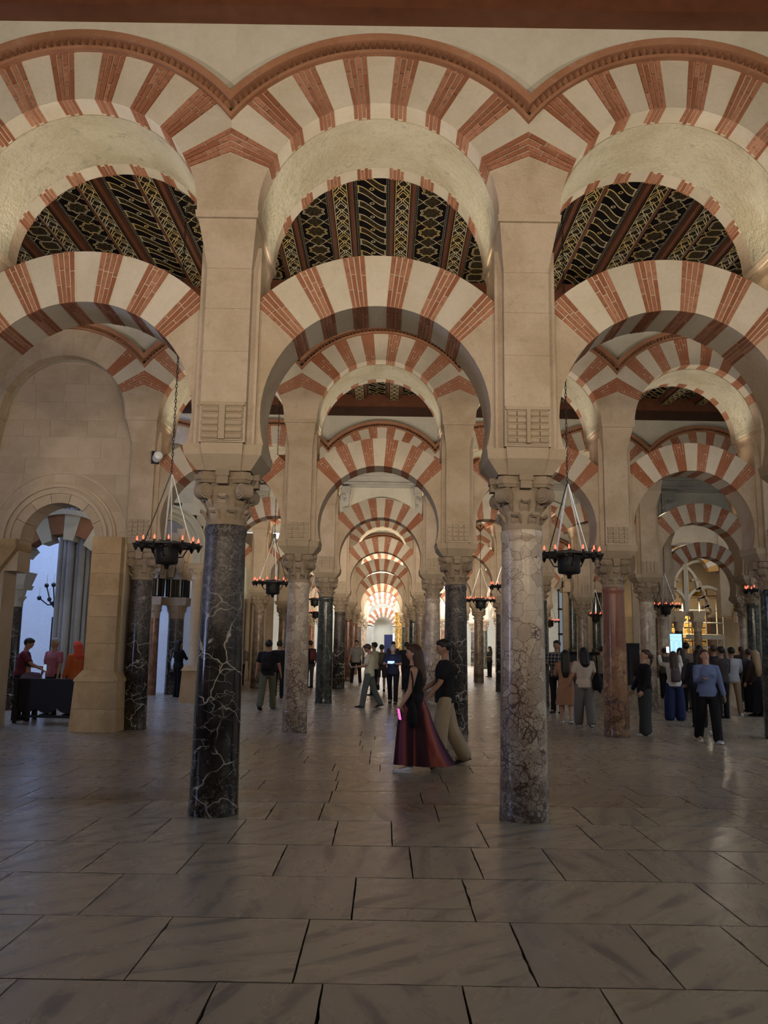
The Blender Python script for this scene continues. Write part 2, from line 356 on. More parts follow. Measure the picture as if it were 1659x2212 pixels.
# ---------------------------------------------------------------- floor
floor = empty('floor', kind='structure', label='polished veined marble paving of large slabs')
gm = MB().box(-26, 26, -7, 92, -.06, -.030).mesh('joint_bed', GROUT_SHADE); put('joint_bed', gm, floor)
rowY = [0.6, 1.5, 2.42, 3.35, 4.28, 5.22, 6.13, 7.05, 8.0, 8.86]
joints = {8: [-3.50,-2.32,-1.06,-.575,.54,1.95,2.56,3.5], 7: [-2.555,-1.92,-1.235,-.39,.095,.875,1.79,2.29], 6: [-2.76,-2.105,-1.425,-.75,.23,.725,1.295,1.965],
          5: [-1.78,-.165,.57,2.175], 4: [-1.97,-1.215,-.41,.765,1.465,2.0], 3: [-1.72,-.77,-.265,.4,1.055]}
def slab(x0, x1, y0, y1, far=False):
    m = MB(); g = .0042; nx = 3; ex = []
    for (a, b, c, d, n) in ((x0+g, y0+g, x1-g, y0+g, 12), (x1-g, y0+g, x1-g, y1-g, 10), (x1-g, y1-g, x0+g, y1-g, 12), (x0+g, y1-g, x0+g, y0+g, 10)):
        for i in range(n):
            t = i / n; w_ = R.uniform(0, .0035) if i else 0
            if R.random() < .05 and i: w_ = .010
            px, py = a + (c-a)*t, b + (d-b)*t; cx, cy = (x0+x1)/2, (y0+y1)/2; L = sqrt((cx-px)**2 + (cy-py)**2)
            ex.append((px + (cx-px)/L*w_ - (x0+x1)/2, py + (cy-py)/L*w_ - (y0+y1)/2))
    n = len(ex); dz = R.uniform(-.0012, .0012)
    vs = [(x, y, dz) for x, y in ex] + [(x, y, -.035) for x, y in ex]
    m.add(vs, [tuple(range(n))] + [(i, (i+1) % n, (i+1) % n + n, i+n) for i in range(n)])
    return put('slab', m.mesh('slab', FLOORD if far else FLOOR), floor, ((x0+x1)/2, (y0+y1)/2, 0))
y = rowY[-1]
while y < 14.6: y += R.uniform(.62, .9); rowY.append(y)
for k in range(len(rowY)-1):
    y0, y1 = rowY[k], rowY[k+1]; js = list(joints.get(k, []))
    lim = 3.6 + .52 * y1
    if not js: js = [R.uniform(-.6, .2)]
    x = js[0]
    while x > -lim: x -= R.uniform(.6, 1.35); js.insert(0, x)
    x = js[-1]
    while x < lim: x += R.uniform(.6, 1.35); js.append(x)
    for a, b in zip(js[:-1], js[1:]):
        if k == 5 and abs(a + .165) < .01:
            slab(a, b, y0, 5.455); slab(a, b, 5.455, y1)
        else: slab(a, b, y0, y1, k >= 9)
m = MB()
yy = rowY[-1]; rows = []
while yy < 46: rows.append(yy); yy += R.uniform(.7, 1.0)
rows.append(46.0)
for a, b in zip(rows[:-1], rows[1:]):
    x = -24.0
    while x < 24:
        x2 = min(24, x + R.uniform(1.2, 2.6)); g_ = .006; dz = R.uniform(-.001, .001)
        m.add([(x+g_,a+g_,dz),(x2-g_,a+g_,dz),(x2-g_,b-g_,dz),(x+g_,b-g_,dz)], [(0,1,2,3)]); x = x2
m.add([(-24,46,0),(24,46,0),(24,92,0),(-24,92,0)], [(0,1,2,3)])
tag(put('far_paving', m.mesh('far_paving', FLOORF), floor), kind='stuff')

# ---------------------------------------------------------------- columns
def rolls_mesh(style, det):
    m = MB()
    return m
def shaft_mesh(mat, det):
    m = MB(); seg = 40 if det else 20
    m.lathe([(.236,0),(.240,.03),(.236,.07),(.231,.09),(.229,.34),(.232,.345),(.232,.365),(.227,.37),(.222,1.0),(.210,1.9),(.197,2.60),(.197,2.63),(.207,2.66),(.210,2.70),(.203,2.735),(.19,2.745)], seg)
    return m.mesh('shaft', mat, True)
def bell_mesh():
    m = MB(); m.lathe([(.196,2.742),(.200,2.76),(.196,2.80),(.198,2.90),(.206,3.0),(.222,3.08),(.240,3.15),(.245,3.16),(.20,3.17)], 24)
    return m.mesh('bell', CARVED, True)
def leaf_bm(m, a, z, r, w_=.05, h=.12, out=.062):      # a leaf whose tip curls outwards
    T = Matrix.Translation((0,0,0)) @ Matrix.Rotation(a, 4, 'Z')
    prof = [(r-.02, z-h, w_*.9), (r+.012, z-h*.55, w_*1.05), (r+.020, z-.02, w_*.95), (r+out, z+.012, w_*.85), (r+out+.006, z-.012, w_*.6), (r+out-.018, z-.032, w_*.5), (r-.01, z-.03, w_*.6)]
    vs = []; n = len(prof)
    for (rr, zz, ww) in prof: vs += [T @ Vector((rr, -ww, zz)), T @ Vector((rr, ww, zz))]
    fs = [(2*i, 2*i+1, 2*((i+1) % n)+1, 2*((i+1) % n)) for i in range(n)] + [tuple(2*i for i in range(n)), tuple(2*i+1 for i in range(n-1, -1, -1))]
    m.add(vs, fs)
def volute_bm(m, a):
    r = .285; cx, cy = r*cos(a), r*sin(a)
    T = Matrix.Rotation(a, 4, 'Z') @ Matrix.Rotation(pi/2, 4, 'X')
    for rr, th in ((.078, .055), (.058, .068), (.034, .078)):
        seg = 14; vs = [];
        for s in (-1, 1):
            for i in range(seg): t = 2*pi*i/seg; vs.append(T @ Vector((rr*cos(t), rr*sin(t), s*th)) + Vector((cx, cy, 3.065)))
        m.add(vs, [tuple(range(seg)), tuple(range(2*seg-1, seg-1, -1))] + [(i, (i+1) % seg, (i+1) % seg+seg, i+seg) for i in range(seg)])
    m.tube([(cx*.62, cy*.62, 2.98), (cx*.8, cy*.8, 3.10), (cx, cy, 3.13)], .04, 6)
def abacus_mesh():
    m = MB(); pts = []
    for q in range(4):
        a0 = q*pi/2 + pi/4
        for t in (-.12, .12): pts.append((.355*cos(a0+t), .355*sin(a0+t)))
        for t in (.35, .785, 1.22): a = a0 + t; rr = {.35: .285, .785: .255, 1.22: .285}[t]; pts.append((rr*cos(a), rr*sin(a)))
    n = len(pts)
    for (s0, z0, s1, z1) in ((.90,3.145,.97,3.175), (1.0,3.175,1.03,3.215), (.94,3.215,.92,3.255)):
        m.add([(x*s0, y*s0, z0) for x, y in pts] + [(x*s1, y*s1, z1) for x, y in pts], [tuple(range(n)), tuple(range(2*n-1, n-1, -1))] + [(i, (i+1) % n, (i+1) % n+n, i+n) for i in range(n)])
    for q in range(4):
        T = Matrix.Rotation(q*pi/2, 4, 'Z'); m.box(-.055, .055, -.315, -.2, 3.125, 3.262, 0, T); m.box(-.066, .066, -.325, -.2, 3.20, 3.262, 0, T)
    return m.mesh('abacus', CARVED)
def leafring(single):
    ms = []
    for ring in range(2):
        for q in range(8):
            m = MB(); a = q*pi/4 + (pi/8 if ring == 0 else 0); leaf_bm(m, a, 2.885 if ring == 0 else 3.02, .196 if ring == 0 else .207); ms.append(m)
    return ms
def impost_mesh():
    m = MB()
    m.frustum(0, 0, 3.262, .265, .265, 3.40, .375, .36); m.frustum(0, 0, 3.40, .375, .36, 3.50, .388, .375)
    m.frustum(0, 0, 3.258, .17, .275, 3.40, .195, .395, 0); m.frustum(0, 0, 3.40, .195, .395, 3.505, .205, .415, 0)
    return m.mesh('impost_block', CARVED_L)
CARVED_L = stone('smooth_impost_stone', (.40,.315,.225), .14, (.27,.2,.14), .4, .85, 40, .25, .05)
def pier_mesh():
    m = MB()
    m.box(-.300, .300, -.33, .33, 3.50, 5.55)             # core carrying the lower arches
    zs = [3.505, 3.90, 4.42, 4.86, 5.28, 5.70]
    for a, b in zip(zs[:-1], zs[1:]): m.box(-.222, .222, -.43, -.30, a+.002, b-.002); m.box(-.222, .222, .30, .43, a+.002, b-.002)
    m.box(-.215, .215, -.424, .424, 3.51, 5.6)
    m.frustum(0, 0, 5.30, .222, .43, 5.70, .285, .64); m.frustum(0, 0, 5.70, .302, .672, 5.765, .31, .688)
    return m.mesh('pillar', PLASTER)
def spring_mesh(hw):           # the stone that carries both upper arches, up to the brick chevron
    th = radians(67.2); rin = 1.18; zc = 5.76; m = MB(); L = []
    for i in range(9):
        a = pi/2 + (th - pi/2) * i / 8; L.append((hw - rin*sin(a), zc + rin*cos(a)))
    apex = zc + hw / math.tan(th); zt = apex
    pts = [(-x, z) for x, z in L] + [(0, zt)] + [(x, z) for x, z in reversed(L)]
    m.prism([(x, z) for x, z in pts][::-1], -.678, .678)
    return m.mesh('springer', PLASTER)
def put_rolls(parent, style):
    mo = put('roll_corbel', MB().box(-.20, .20, -.445, -.42, 3.52, 3.865).mesh('roll_corbel', CARVED_L), parent)
    if style == 0: xs = [(-.19, -.035), (.035, .19)]; n = 5
    else: xs = [(-.195, -.115), (-.105, -.02), (.02, .105), (.115, .195)]; n = 5
    h = .33 / n
    for x0, x1 in xs:
        m = MB(); seg = 8; vs = []
        for x in (x0, x1):
            for i in range(seg): t = pi*i/(seg-1); vs.append((x, -.445 - .030*sin(t) + .004, .9*h/2*cos(t)))
        m.add(vs, [tuple(range(seg)), tuple(range(2*seg-1, seg-1, -1))] + [(i, i+1, i+1+seg, i+seg) for i in range(seg-1)] + [(seg-1, 0, seg, 2*seg-1)])
        me = m.mesh('roll', CARVED_L, True)
        for j in range(n): put('roll', me, mo, (0, 0, 3.53 + h*(j+.5)))
    if style == 0: put('spine', MB().box(-.03, .03, -.475, -.44, 3.53, 3.86).mesh('spine', CARVED_L), mo)
    else: put('spine', MB().box(-.018, .018, -.49, -.44, 3.53, 3.86).mesh('spine', CARVED_L), mo)
    put('band', MB().box(-.215, .215, -.462, -.42, 3.865, 3.90).mesh('band', CARVED_L), mo)
SHAFT = {(k, d): shaft_mesh(v, d) for k, v in MARB.items() for d in (0, 1)}
BELL, ABAC, IMP, PIERM = bell_mesh(), abacus_mesh(), impost_mesh(), pier_mesh()
LEAVES = [m.mesh('leaf', CARVED) for m in leafring(1)]
def joined_cap():
    m = MB(); 
    for lm in leafring(0): m.add(lm.v, lm.f)
    for q in range(4): volute_bm(m, q*pi/2 + pi/4)
    return m.mesh('foliage', CARVED)
FOLI = joined_cap()
VOL = []
for q in range(4):
    m = MB(); volute_bm(m, q*pi/2+pi/4); VOL.append(m.mesh('volute', CARVED, True))
SPR = {s: spring_mesh(s/2) for s in set(SP)}
def far_rolls():
    m = MB()
    for x0 in (-.19, -.09, .02, .12):
        for j in range(4): m.box(x0, x0+.075, -.465, -.43, 3.54+j*.08, 3.60+j*.08)
    return m.mesh('roll_corbel', CARVED_L)
FROLL = far_rolls()
ORD = ['nearest', 'second', 'third', 'fourth', 'fifth', 'sixth', 'seventh', 'eighth', 'ninth']
KIND = {(0,-.5):'black',(0,.5):'breccia',(1,-1.5):'black',(1,-.5):'redbreccia2',(1,.5):'black',(1,1.5):'redbreccia',(1,2.5):'green',
        (2,-.5):'green',(2,.5):'breccia',(2,1.5):'green',(2,2.5):'redbreccia2',(2,-1.5):'darkbreccia',(3,-1.5):'darkbreccia',(3,-.5):'black',(3,.5):'darkbreccia',(3,1.5):'black',(3,2.5):'darkbreccia',(2,3.5):'green',(3,3.5):'breccia',(3,4.5):'breccia',
        (4,-.5):'red',(4,.5):'green',(4,1.5):'darkbreccia'}
WORDS = {'black':'black marble column with fine white veins','breccia':'cream and brown veined breccia column','redbreccia':'red marble column with a broken-patterned lower half','redbreccia2':'rosy breccia column of large brown-edged fragments','green':'dark green marble column','darkbreccia':'dark mottled breccia column','red':'plain red-brown marble column'}
WORDS2 = {'black':'black white-veined marble column','breccia':'cream breccia column','redbreccia':'red column with broken-patterned lower half','redbreccia2':'rosy large-patterned breccia column','green':'dark green marble column','darkbreccia':'dark mottled breccia column','red':'plain red-brown column'}
MARB['redbreccia2'] = MARB['breccia']; SHAFT[('redbreccia2',0)] = SHAFT[('breccia',0)]; SHAFT[('redbreccia2',1)] = SHAFT[('breccia',1)]
def side(i):
    n = int(abs(i) + .5); s = 'left' if i < 0 else 'right'
    return f"{['', 'first', 'second', 'third', 'fourth', 'fifth', 'sixth', 'seventh'][n]} column {s} of the central aisle"
for k in range(9):
    ii = {0: (-2.5,-1.5,-.5,.5,1.5,2.5), 1: (-2.5,-1.5,-.5,.5,1.5,2.5), 2: (-1.5,-.5,.5,1.5,2.5,3.5), 3: (-2.5,-1.5,-.5,.5,1.5,2.5,3.5,4.5)}.get(k, (-1.5,-.5,.5,1.5,2.5,3.5))
    for i in ii:
        kd = KIND.get((k, i)) or R.choice(['green', 'darkbreccia', 'breccia', 'black', 'red'])
        n = int(abs(i)+.5); sd = 'left' if i < 0 else 'right'
        lab = f"{WORDS2[kd]}, {ORD[k]} row, {['','first','second','third','fourth','fifth'][n]} {sd} of the aisle" if k else f"{WORDS[kd]}, {['', 'inner', 'outer', 'outermost'][n]} {sd} one of the nearest row"
        root = empty('column', (X0[k] + SP[k]*i, YS[k], 0), 0, lab, 'column', f'columns of the {ORD[k]} arcade row')
        z = DZ[k]; det = k < 2
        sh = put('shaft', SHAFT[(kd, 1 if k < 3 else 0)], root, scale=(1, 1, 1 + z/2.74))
        sh.rotation_euler = (0, 0, R.uniform(0, 6))
        cap = put('capital', BELL, root, (0, 0, z)); put('abacus', ABAC, cap)
        if k < 1:
            for me in LEAVES: put('leaf', me, cap)
            for me in VOL: put('volute', me, cap)
        else: put('foliage', FOLI, cap)
        put('impost_block', IMP, root, (0, 0, z)); put('pillar', PIERM, root, (0, 0, z)); put('springer', SPR[SP[k]], root, (0, 0, z))
        if k == 0 and abs(i) < 1: put_rolls(root, 0 if i < 0 else 1)
        elif k < 4: put('roll_corbel', FROLL, root, (0, 0, z))

# ---------------------------------------------------------------- arches
UZC, UR, UZO, URO = 5.76, 1.18, 5.60, 1.86
LZC, LR, LRO = 3.83, 1.14, 1.68
def outer_r(th):      # radius from (0,UZC) to the outer circle centred on (0,UZO)
    dz = UZC - UZO; b = dz*cos(th); return -b + sqrt(b*b - dz*dz + URO*URO)
def clip(poly, xm):
    for s in (1, -1):
        out = []
        for i in range(len(poly)):
            a, b = poly[i], poly[(i+1) % len(poly)]; ia, ib = s*a[0] <= xm, s*b[0] <= xm
            if ia: out.append(a)
            if ia != ib:
                t = (s*xm - a[0]) / (b[0]-a[0]); out.append((s*xm, a[1] + t*(b[1]-a[1])))
        poly = out
        if len(poly) < 3: return []
    return poly
def wedge(a0, a1, r0, outf, n=3, gap=0.0):
    P = []
    for i in range(n+1):
        a = a0 + (a1-a0)*i/n; P.append((r0*sin(a), r0*cos(a)))
    for i in range(n, -1, -1):
        a = a0 + (a1-a0)*i/n; r = outf(a); P.append((r*sin(a), r*cos(a)))
    return P
def rotp(P, a): return [(x*cos(-a) + z*sin(-a) * 1.0, -x*sin(-a) + z*cos(-a)) for x, z in P]
# polygons are around the arch centre (0,0); local frame of a voussoir: z up its own radius, rotation about y by +angle restores it
def vous(P, ang, y0, y1, mat, name):
    Q = [(x*cos(ang) - z*sin(ang), x*sin(ang) + z*cos(ang)) for x, z in P]
    return MB().prism(Q, y0, y1).mesh(name, mat)
U_RED = [radians(a) for a in (9, 27, 45, 63)]; L_RED = [radians(a) for a in (8.6, 26, 43.4)]; HW = radians(4.15); LH = radians(4.0)
def upper_set(hw):
    """meshes of the upper arch: (mesh, angle, kind)"""
    out = []; reds = sorted([-a for a in U_RED] + U_RED); wh = [(-radians(67.2), None)]
    edges = []
    for a in reds: edges.append((a-HW, a+HW))
    for (a0, a1) in edges:
        P = clip(wedge(a0, a1, UR, outer_r), hw); out.append((P, (a0+a1)/2, 'red'))
    for (e0, e1) in zip(edges[:-1], edges[1:]):
        P = clip(wedge(e0[1], e1[0], UR, outer_r), hw); out.append((P, (e0[1]+e1[0])/2, 'white'))
    return out
def lower_set():
    out = []; reds = sorted([-a for a in L_RED] + L_RED); ed = [(a-LH, a+LH) for a in reds]
    for a0, a1 in ed: out.append((wedge(a0, a1, LR, lambda t: LRO), (a0+a1)/2, 'red'))
    for e0, e1 in zip(ed[:-1], ed[1:]): out.append((wedge(e0[1], e1[0], LR, lambda t: LRO), (e0[1]+e1[0])/2, 'white'))
    return out
def lower_spring(hw, s):
    a1 = L_RED[-1] + LH; zb = 3.50 - LZC; ae = math.acos(zb/LR); P = []
    for i in range(11): a = a1 + (ae-a1)*i/10; P.append((LR*sin(a), LR*cos(a)))
    xe = hw - .05; P.append((xe, zb)); P.append((xe, sqrt(LRO**2 - xe*xe)))
    aa = math.asin(xe/LRO)
    for i in range(1, 7): a = aa + (a1-aa)*i/6; P.append((LRO*sin(a), LRO*cos(a)))
    if s < 0: P = [(-x, z) for x, z in reversed(P)]
    return MB().prism(P, -.288, .288).mesh('arch_haunch', PLASTER)
def bricks_of(P, ang, y0, y1, soffit, rin, outf, hwin, hw):
    """brick pieces of one red voussoir: 4 courses, radial joints staggered; returns list of meshes in the voussoir frame"""
    res = []; n = 4; a0, a1 = ang-hwin, ang+hwin; g = radians(.22)
    def piece(b0, b1, f0, f1, ya, yb):
        def rr(a, f): return rin - .006 + (outf(a) - rin + .006) * f
        Q = [(rr(b0, f0)*sin(b0), rr(b0, f0)*cos(b0)), (rr(b0, f1)*sin(b0), rr(b0, f1)*cos(b0)), (rr(b1, f1)*sin(b1), rr(b1, f1)*cos(b1)), (rr(b1, f0)*sin(b1), rr(b1, f0)*cos(b1))]
        Q = clip(Q, hw)
        if len(Q) < 3: return
        me = vous(Q, ang, ya, yb, BRICK, 'brick'); res.append(me)
    for c in range(n):
        b0 = a0 + (a1-a0)*c/n + g; b1 = a0 + (a1-a0)*(c+1)/n - g
        cuts = [0, R.uniform(.28, .42) + (.25 if c % 2 else 0), 1.0]
        if R.random() < .5: cuts.insert(2, min(.93, cuts[1] + R.uniform(.3, .38)))
        dep = .20 if soffit == 'full' else .25
        for f0, f1 in zip(cuts[:-1], cuts[1:]):
            piece(b0, b1, f0 + (.008 if f0 else 0), f1 - (.008 if f1 < 1 else 0), y0 - .004 - R.uniform(0, .004), y0 + (dep if f0 == 0 else .10) + (.04 if c % 2 else -.03))
        ys = y0 + dep + (.04 if c % 2 else -.03) + .012
        if soffit == 'full': piece(b0, b1, 0, .22, ys, y1 - .005)
        else: piece(b0, b1, 0, .2, y1 - .24 + (.05 if c % 2 else -.02), y1 + .004); 
    return res
def arch_cache(hw, det):
    U = []; L = []
    for P, a, kd in upper_set(hw):
        if len(P) < 3: continue
        if kd == 'red':
            if det: U.append((vous(P, a, -.672, .672, MORTAR, 'mortar_bed'), a, 'voussoir', bricks_of(P, a, -.68, .68, 'ends', UR, outer_r, HW, hw)))
            else: U.append((vous(P, a, -.681, .681, BRICKV, 'voussoir'), a, 'voussoir', []))
        else: U.append((vous(P, a, -.676 - .004*R.random(), .676, WHITEV, 'voussoir'), a, 'voussoir', []))
    for P, a, kd in lower_set():
        if kd == 'red':
            if det: L.append((vous(P, a, -.288, .288, MORTAR, 'mortar_bed'), a, 'voussoir', bricks_of(P, a, -.29, .29, 'full', LR, lambda t: LRO, LH, 9)))
            else: L.append((vous(P, a, -.293, .293, BRICKV, 'voussoir'), a, 'voussoir', []))
        else: L.append((vous(P, a, -.286 - .006*R.random(), .288, WHITEV, 'voussoir'), a, 'voussoir', []))
    return U, L
def soffit_mesh(hw):     # thin rough lining between the brick ends
    m = MB(); n = 32; a = radians(90)
    P = [((UR-.010)*sin(-a + 2*a*i/n), (UR-.010)*cos(-a + 2*a*i/n)) for i in range(n+1)] + [((UR+.01)*sin(a - 2*a*i/n), (UR+.01)*cos(a - 2*a*i/n)) for i in range(n+1)]
    m.prism(P, -.43, .44)
    return m.mesh('soffit_lining', SOFFIT)
def cornice_meshes(hw):
    ms = []
    for (r0, r1, y0, y1, mat, nm) in ((1.86, 1.895, -.735, -.55, TERRA, 'lower_fillet'), (1.945, 2.02, -.80, -.55, TERRA, 'upper_fillet'), (1.895, 1.945, -.66, -.55, GROUT_SHADE, 'recess')):  # recess coloured near-black: shade between the sawteeth painted in
        n = 36; am = math.asin(min(1, hw/r1)); P = []
        for i in range(n+1): a = -am + 2*am*i/n; P.append((r1*sin(a), r1*cos(a)))
        am0 = math.asin(min(1, hw/r0))
        for i in range(n, -1, -1): a = -am0 + 2*am0*i/n; P.append((r0*sin(a), r0*cos(a)))
        ms.append((nm, MB().prism(P, y0, y1).mesh(nm, mat)))
    m = MB(); N = 46; am = math.asin(hw/1.95)
    for i in range(N):
        a = -am + 2*am*(i+.5)/N; T = Matrix.Rotation(a, 4, 'Y')
        s = .030; b = [(-s*.9, -.67), (s*.9, -.67), (0, -.775 + R.uniform(-.004, .004))]
        vs = [T @ Vector((x, y, 1.893)) for x, y in b] + [T @ Vector((x, y, 1.947)) for x, y in b]
        m.add(vs, [(0,1,2),(5,4,3),(0,3,4,1),(1,4,5,2),(2,5,3,0)])
    ms.append(('sawtooth_course', m.mesh('sawtooth_course', TERRA)))
    return ms
def wallhead_mesh(hw, top, open_below=True):
    P = [(-hw, top), (-hw, UZO + sqrt(URO**2 - hw*hw))]; n = 32; am = math.asin(hw/URO)
    for i in range(n+1): a = -am + 2*am*i/n; P.append((URO*sin(a), UZO + URO*cos(a)))
    P.append((hw, top)); 
    m = MB()
    # split in strips so the concave polygon triangulates cleanly
    Q = P[1:-1]
    for (a, b) in zip(Q[:-1], Q[1:]):
        if b[0] - a[0] > 1e-6: m.prism([(a[0], a[1]), (b[0], b[1]), (b[0], top), (a[0], top)], -.64, .64)
    return m.mesh('wall_head', WALLP)
cache = {}
BAYS = {0: (-2, -1, 0, 1, 2), 1: (-2, -1, 0, 1, 2), 2: (-2, -1, 0, 1, 2, 3), 3: (-2, -1, 0, 1, 2, 3, 4)}
def bayword(b):
    if b == 0: return 'over the central aisle'
    n = ['', 'first', 'second', 'third', 'fourth', 'fifth'][abs(b)]
    return f"{n} bay {'left' if b < 0 else 'right'} of the aisle"
for k in range(9):
    hw = SP[k]/2; key = (SP[k], k == 0)
    if key not in cache: cache[key] = arch_cache(hw, k == 0)
    if ('c', SP[k]) not in cache:
        cache[('c', SP[k])] = cornice_meshes(hw); cache[('s', SP[k])] = soffit_mesh(hw)
        cache[('h', SP[k])] = wallhead_mesh(hw, 8.42); cache[('l', SP[k])] = (lower_spring(hw, -1), lower_spring(hw, 1))
    for b in BAYS.get(k, (-1, 0, 1, 2, 3)):
        kk = (SP[k], k == 0 and abs(b) < 2)
        if kk not in cache: cache[kk] = arch_cache(hw, False)
        U, L = cache[kk]
        cx = X0[k] + SP[k]*b; z = DZ[k]; loc = (cx, YS[k], 0)
        infill = b == -2 and k in (1, 2)
        tall = k == 3
        if not (k in (3,) ) and True:
            up = empty('upper_arch', (cx, YS[k], UZC + z), 0, f"upper red and white arch, {ORD[k]} row, {bayword(b)}", 'arch', f'upper arches of the {ORD[k]} row')
            for me, a, nm, br in U:
                if infill and a < radians(40): me = me.copy(); me.materials[0] = PLASTER
                v = put(nm, me, up, rot=(0, a, 0))
                for bm_ in br: put('brick', bm_, v)
            put('soffit_lining', cache[('s', SP[k])], up)
            if k < 6:
                for nm, me in cache[('c', SP[k])]:
                    o = put(nm, me, up, (0, 0, UZO - UZC))
                    if nm == 'sawtooth_course': o['kind'] = 'stuff'
            hd = put(f'wall_{k+1}', cache[('h', SP[k])], None, (cx, YS[k], z)); tag(hd, kind='structure')
        if not infill:
            lo = empty('horseshoe_arch', (cx, YS[k], LZC + z), 0, f"lower striped horseshoe arch, {ORD[k]} row, {bayword(b)}", 'arch', f'lower arches of the {ORD[k]} row')
            for me, a, nm, br in L:
                v = put(nm, me, lo, rot=(0, a, 0))
                for bm_ in br: put('brick', bm_, v)
            for me in cache[('l', SP[k])]: put('arch_haunch', me, lo)

# ---------------------------------------------------------------- row four carries a classical entablature instead of the cornices
def row_four():
    k = 3; y = YS[k]; x0, x1 = X0[k] - SP[k]*2.5, X0[k] + SP[k]*4.5
    for b in BAYS[3]:
        cx = X0[k] + SP[k]*b
        up = empty('plain_arch', (cx, y, 5.55), 0, f"plain plaster arch under the entablature, fourth row, {bayword(b)}", 'arch', 'arches under the entablature')
        m = MB(); P = []
        n = 20
        for r0, r1, yy in ((1.30, 1.42, -.60),):
            P = [(r1*sin(-1.45+2.9*i/n), r1*cos(-1.45+2.9*i/n)) for i in range(n+1)] + [(r0*sin(1.45-2.9*i/n), r0*cos(1.45-2.9*i/n)) for i in range(n+1)]
            m.prism(P, yy, .3)
        put('archivolt', m.mesh('archivolt', WALLP), up)
        reds = [-60, -40, -20, 0, 20, 40, 60]
        for q in range(13):
            a = radians(-60 + 10*q); red = q % 2 == 0
            P = wedge(a - radians(5), a + radians(5), 1.06, lambda t: 1.30)
            put('voussoir', vous(P, a, -.42, .3, BRICKV if red else WHITEV, 'voussoir'), up, rot=(0, a, 0))
        m = MB(); hw = SP[k]/2
        for i in range(16):
            a = -1.45 + 2.9*i/16; b_ = -1.45 + 2.9*(i+1)/16
            m.prism([(1.42*sin(a), 1.42*cos(a)), (1.42*sin(b_), 1.42*cos(b_)), (1.42*sin(b_), 1.85), (1.42*sin(a), 1.85)], -.5, .3)
        m.box(-hw, -1.40, -.5, .3, .1, 1.85); m.box(1.40, hw, -.5, .3, .1, 1.85)
        put('spandrel_wall', m.mesh('spandrel_wall', WALLP), up)
    en = empty('entablature', (0, y, 0), 0, 'grey carved classical entablature with stepped mouldings above the fourth arcade row', 'cornice')
    for n_, (z0, z1, d) in enumerate(((7.35, 7.46, .56), (7.46, 7.55, .62), (7.55, 7.78, .58), (7.78, 7.86, .68), (7.86, 7.98, .76), (7.98, 8.05, .84), (8.05, 8.6, .5))):
        put('moulding', MB().box(x0, x1, -d, .4, z0, z1).mesh('moulding', GREYST if z0 < 8 else WALLP), en)
    for i in (-1.5, -.5, .5, 1.5, 2.5, 3.5, 4.5):
        cx = X0[k] + SP[k]*i
        c = empty('carved_console', (cx, y-.5, 6.2), 0, f"grotesque carved stone console, {['','first','second','third','fourth','fifth'][int(abs(i)+.5)]} {'left' if i < 0 else 'right'} of the aisle", 'console', 'consoles of the fourth row')
        m = MB(); RR = random.Random(int(i*10))
        m.frustum(0, -.05, -.35, .10, .05, .2, .2, .14); m.frustum(0, -.08, .2, .22, .14, .9, .3, .22)
        for q in range(26): m.ball((RR.uniform(-.24, .24), RR.uniform(-.34, -.1), RR.uniform(-.2, .85)), (RR.uniform(.04, .1), .07, RR.uniform(.04, .1)), 7, 5)
        put('carving', m.mesh('carving', GREYST, True), c); put('block', MB().box(-.32, .32, -.28, .1, .9, 1.15).mesh('block', GREYST), c)
row_four()

# ---------------------------------------------------------------- ceilings
def ceiling_nave(k, y0, y1, xa, xb, zb, named=True):
    ce = empty('ceiling', (0, 0, 0), 0, kind='structure')
    xc = .19; per = .95; n0 = int((xa - xc) / per) - 1; n1 = int((xb - xc) / per) + 1; L = y1 - y0
    kinds = ['scroll', 'medal', 'star', 'medal']
    bm_ = MB().box(-.118, .118, 0, L, 0, .012).mesh('painted_strip', PAINT['vine'])
    beam = MB().box(-.125, .125, 0, L, .012, .17).mesh('beam', WOODD)
    rail = MB().box(-.035, .035, 0, L, .06, .30).mesh('red_rail', WOODR)
    bd = {q: MB().box(-.295, .295, 0, L, 0, .03).mesh('painted_board', PAINT[q]) for q in ('scroll', 'medal', 'star')}
    for n in range(n0, n1 + 1):
        x = xc + per*n
        b = put('beam', beam, ce, (x, y0, zb)); put('painted_strip', bm_, b)
        for s in (-1, 1): put('red_rail', rail, ce, (x + s*.162, y0, zb))
        put('painted_board', bd[kinds[(n + 1) % 4]], ce, (x + per/2, y0, zb + .17))
    put('boarding', MB().box(xa - 1, xb + 1, y0, y1, zb + .22, zb + .30).mesh('boarding', WOODD), ce)
    put('trim_beam', MB().box(xa-1, xb+1, y0 - .02, y0+.16, zb-.17, zb+.22).box(xa-1, xb+1, y1-.16, y1+.02, zb-.17, zb+.22).mesh('trim_beam', WOODR), ce)
    put('trim_fascia', MB().box(xa-1, xb+1, y0 - .02, y0+.05, zb-.42, zb-.17).box(xa-1, xb+1, y1-.05, y1+.06, zb-.42, zb-.17).mesh('trim_fascia', WOODD), ce)
    return ce
ceiling_nave(0, YS[0]+.60, YS[1]-.62, -13, 13, 8.30)
ceiling_nave(1, YS[1]+.60, YS[2]-.62, -5.6, 17, 8.36)
o = put('ceiling', MB().box(-14.3, -6.6, 16.4, 22.9, 9.5, 9.6).mesh('ceiling', WALLP)); o['kind'] = 'structure'
for k in (2,): ceiling_nave(k, YS[k]+.6, YS[k+1]-.5, -4.5, 19, 8.5)
for k in range(3, 7):
    o = put('ceiling', MB().box(-5, 24, YS[k]+.5, YS[k+1]-.5, 8.4, 8.5).mesh('ceiling', WOODD)); o['kind'] = 'structure'
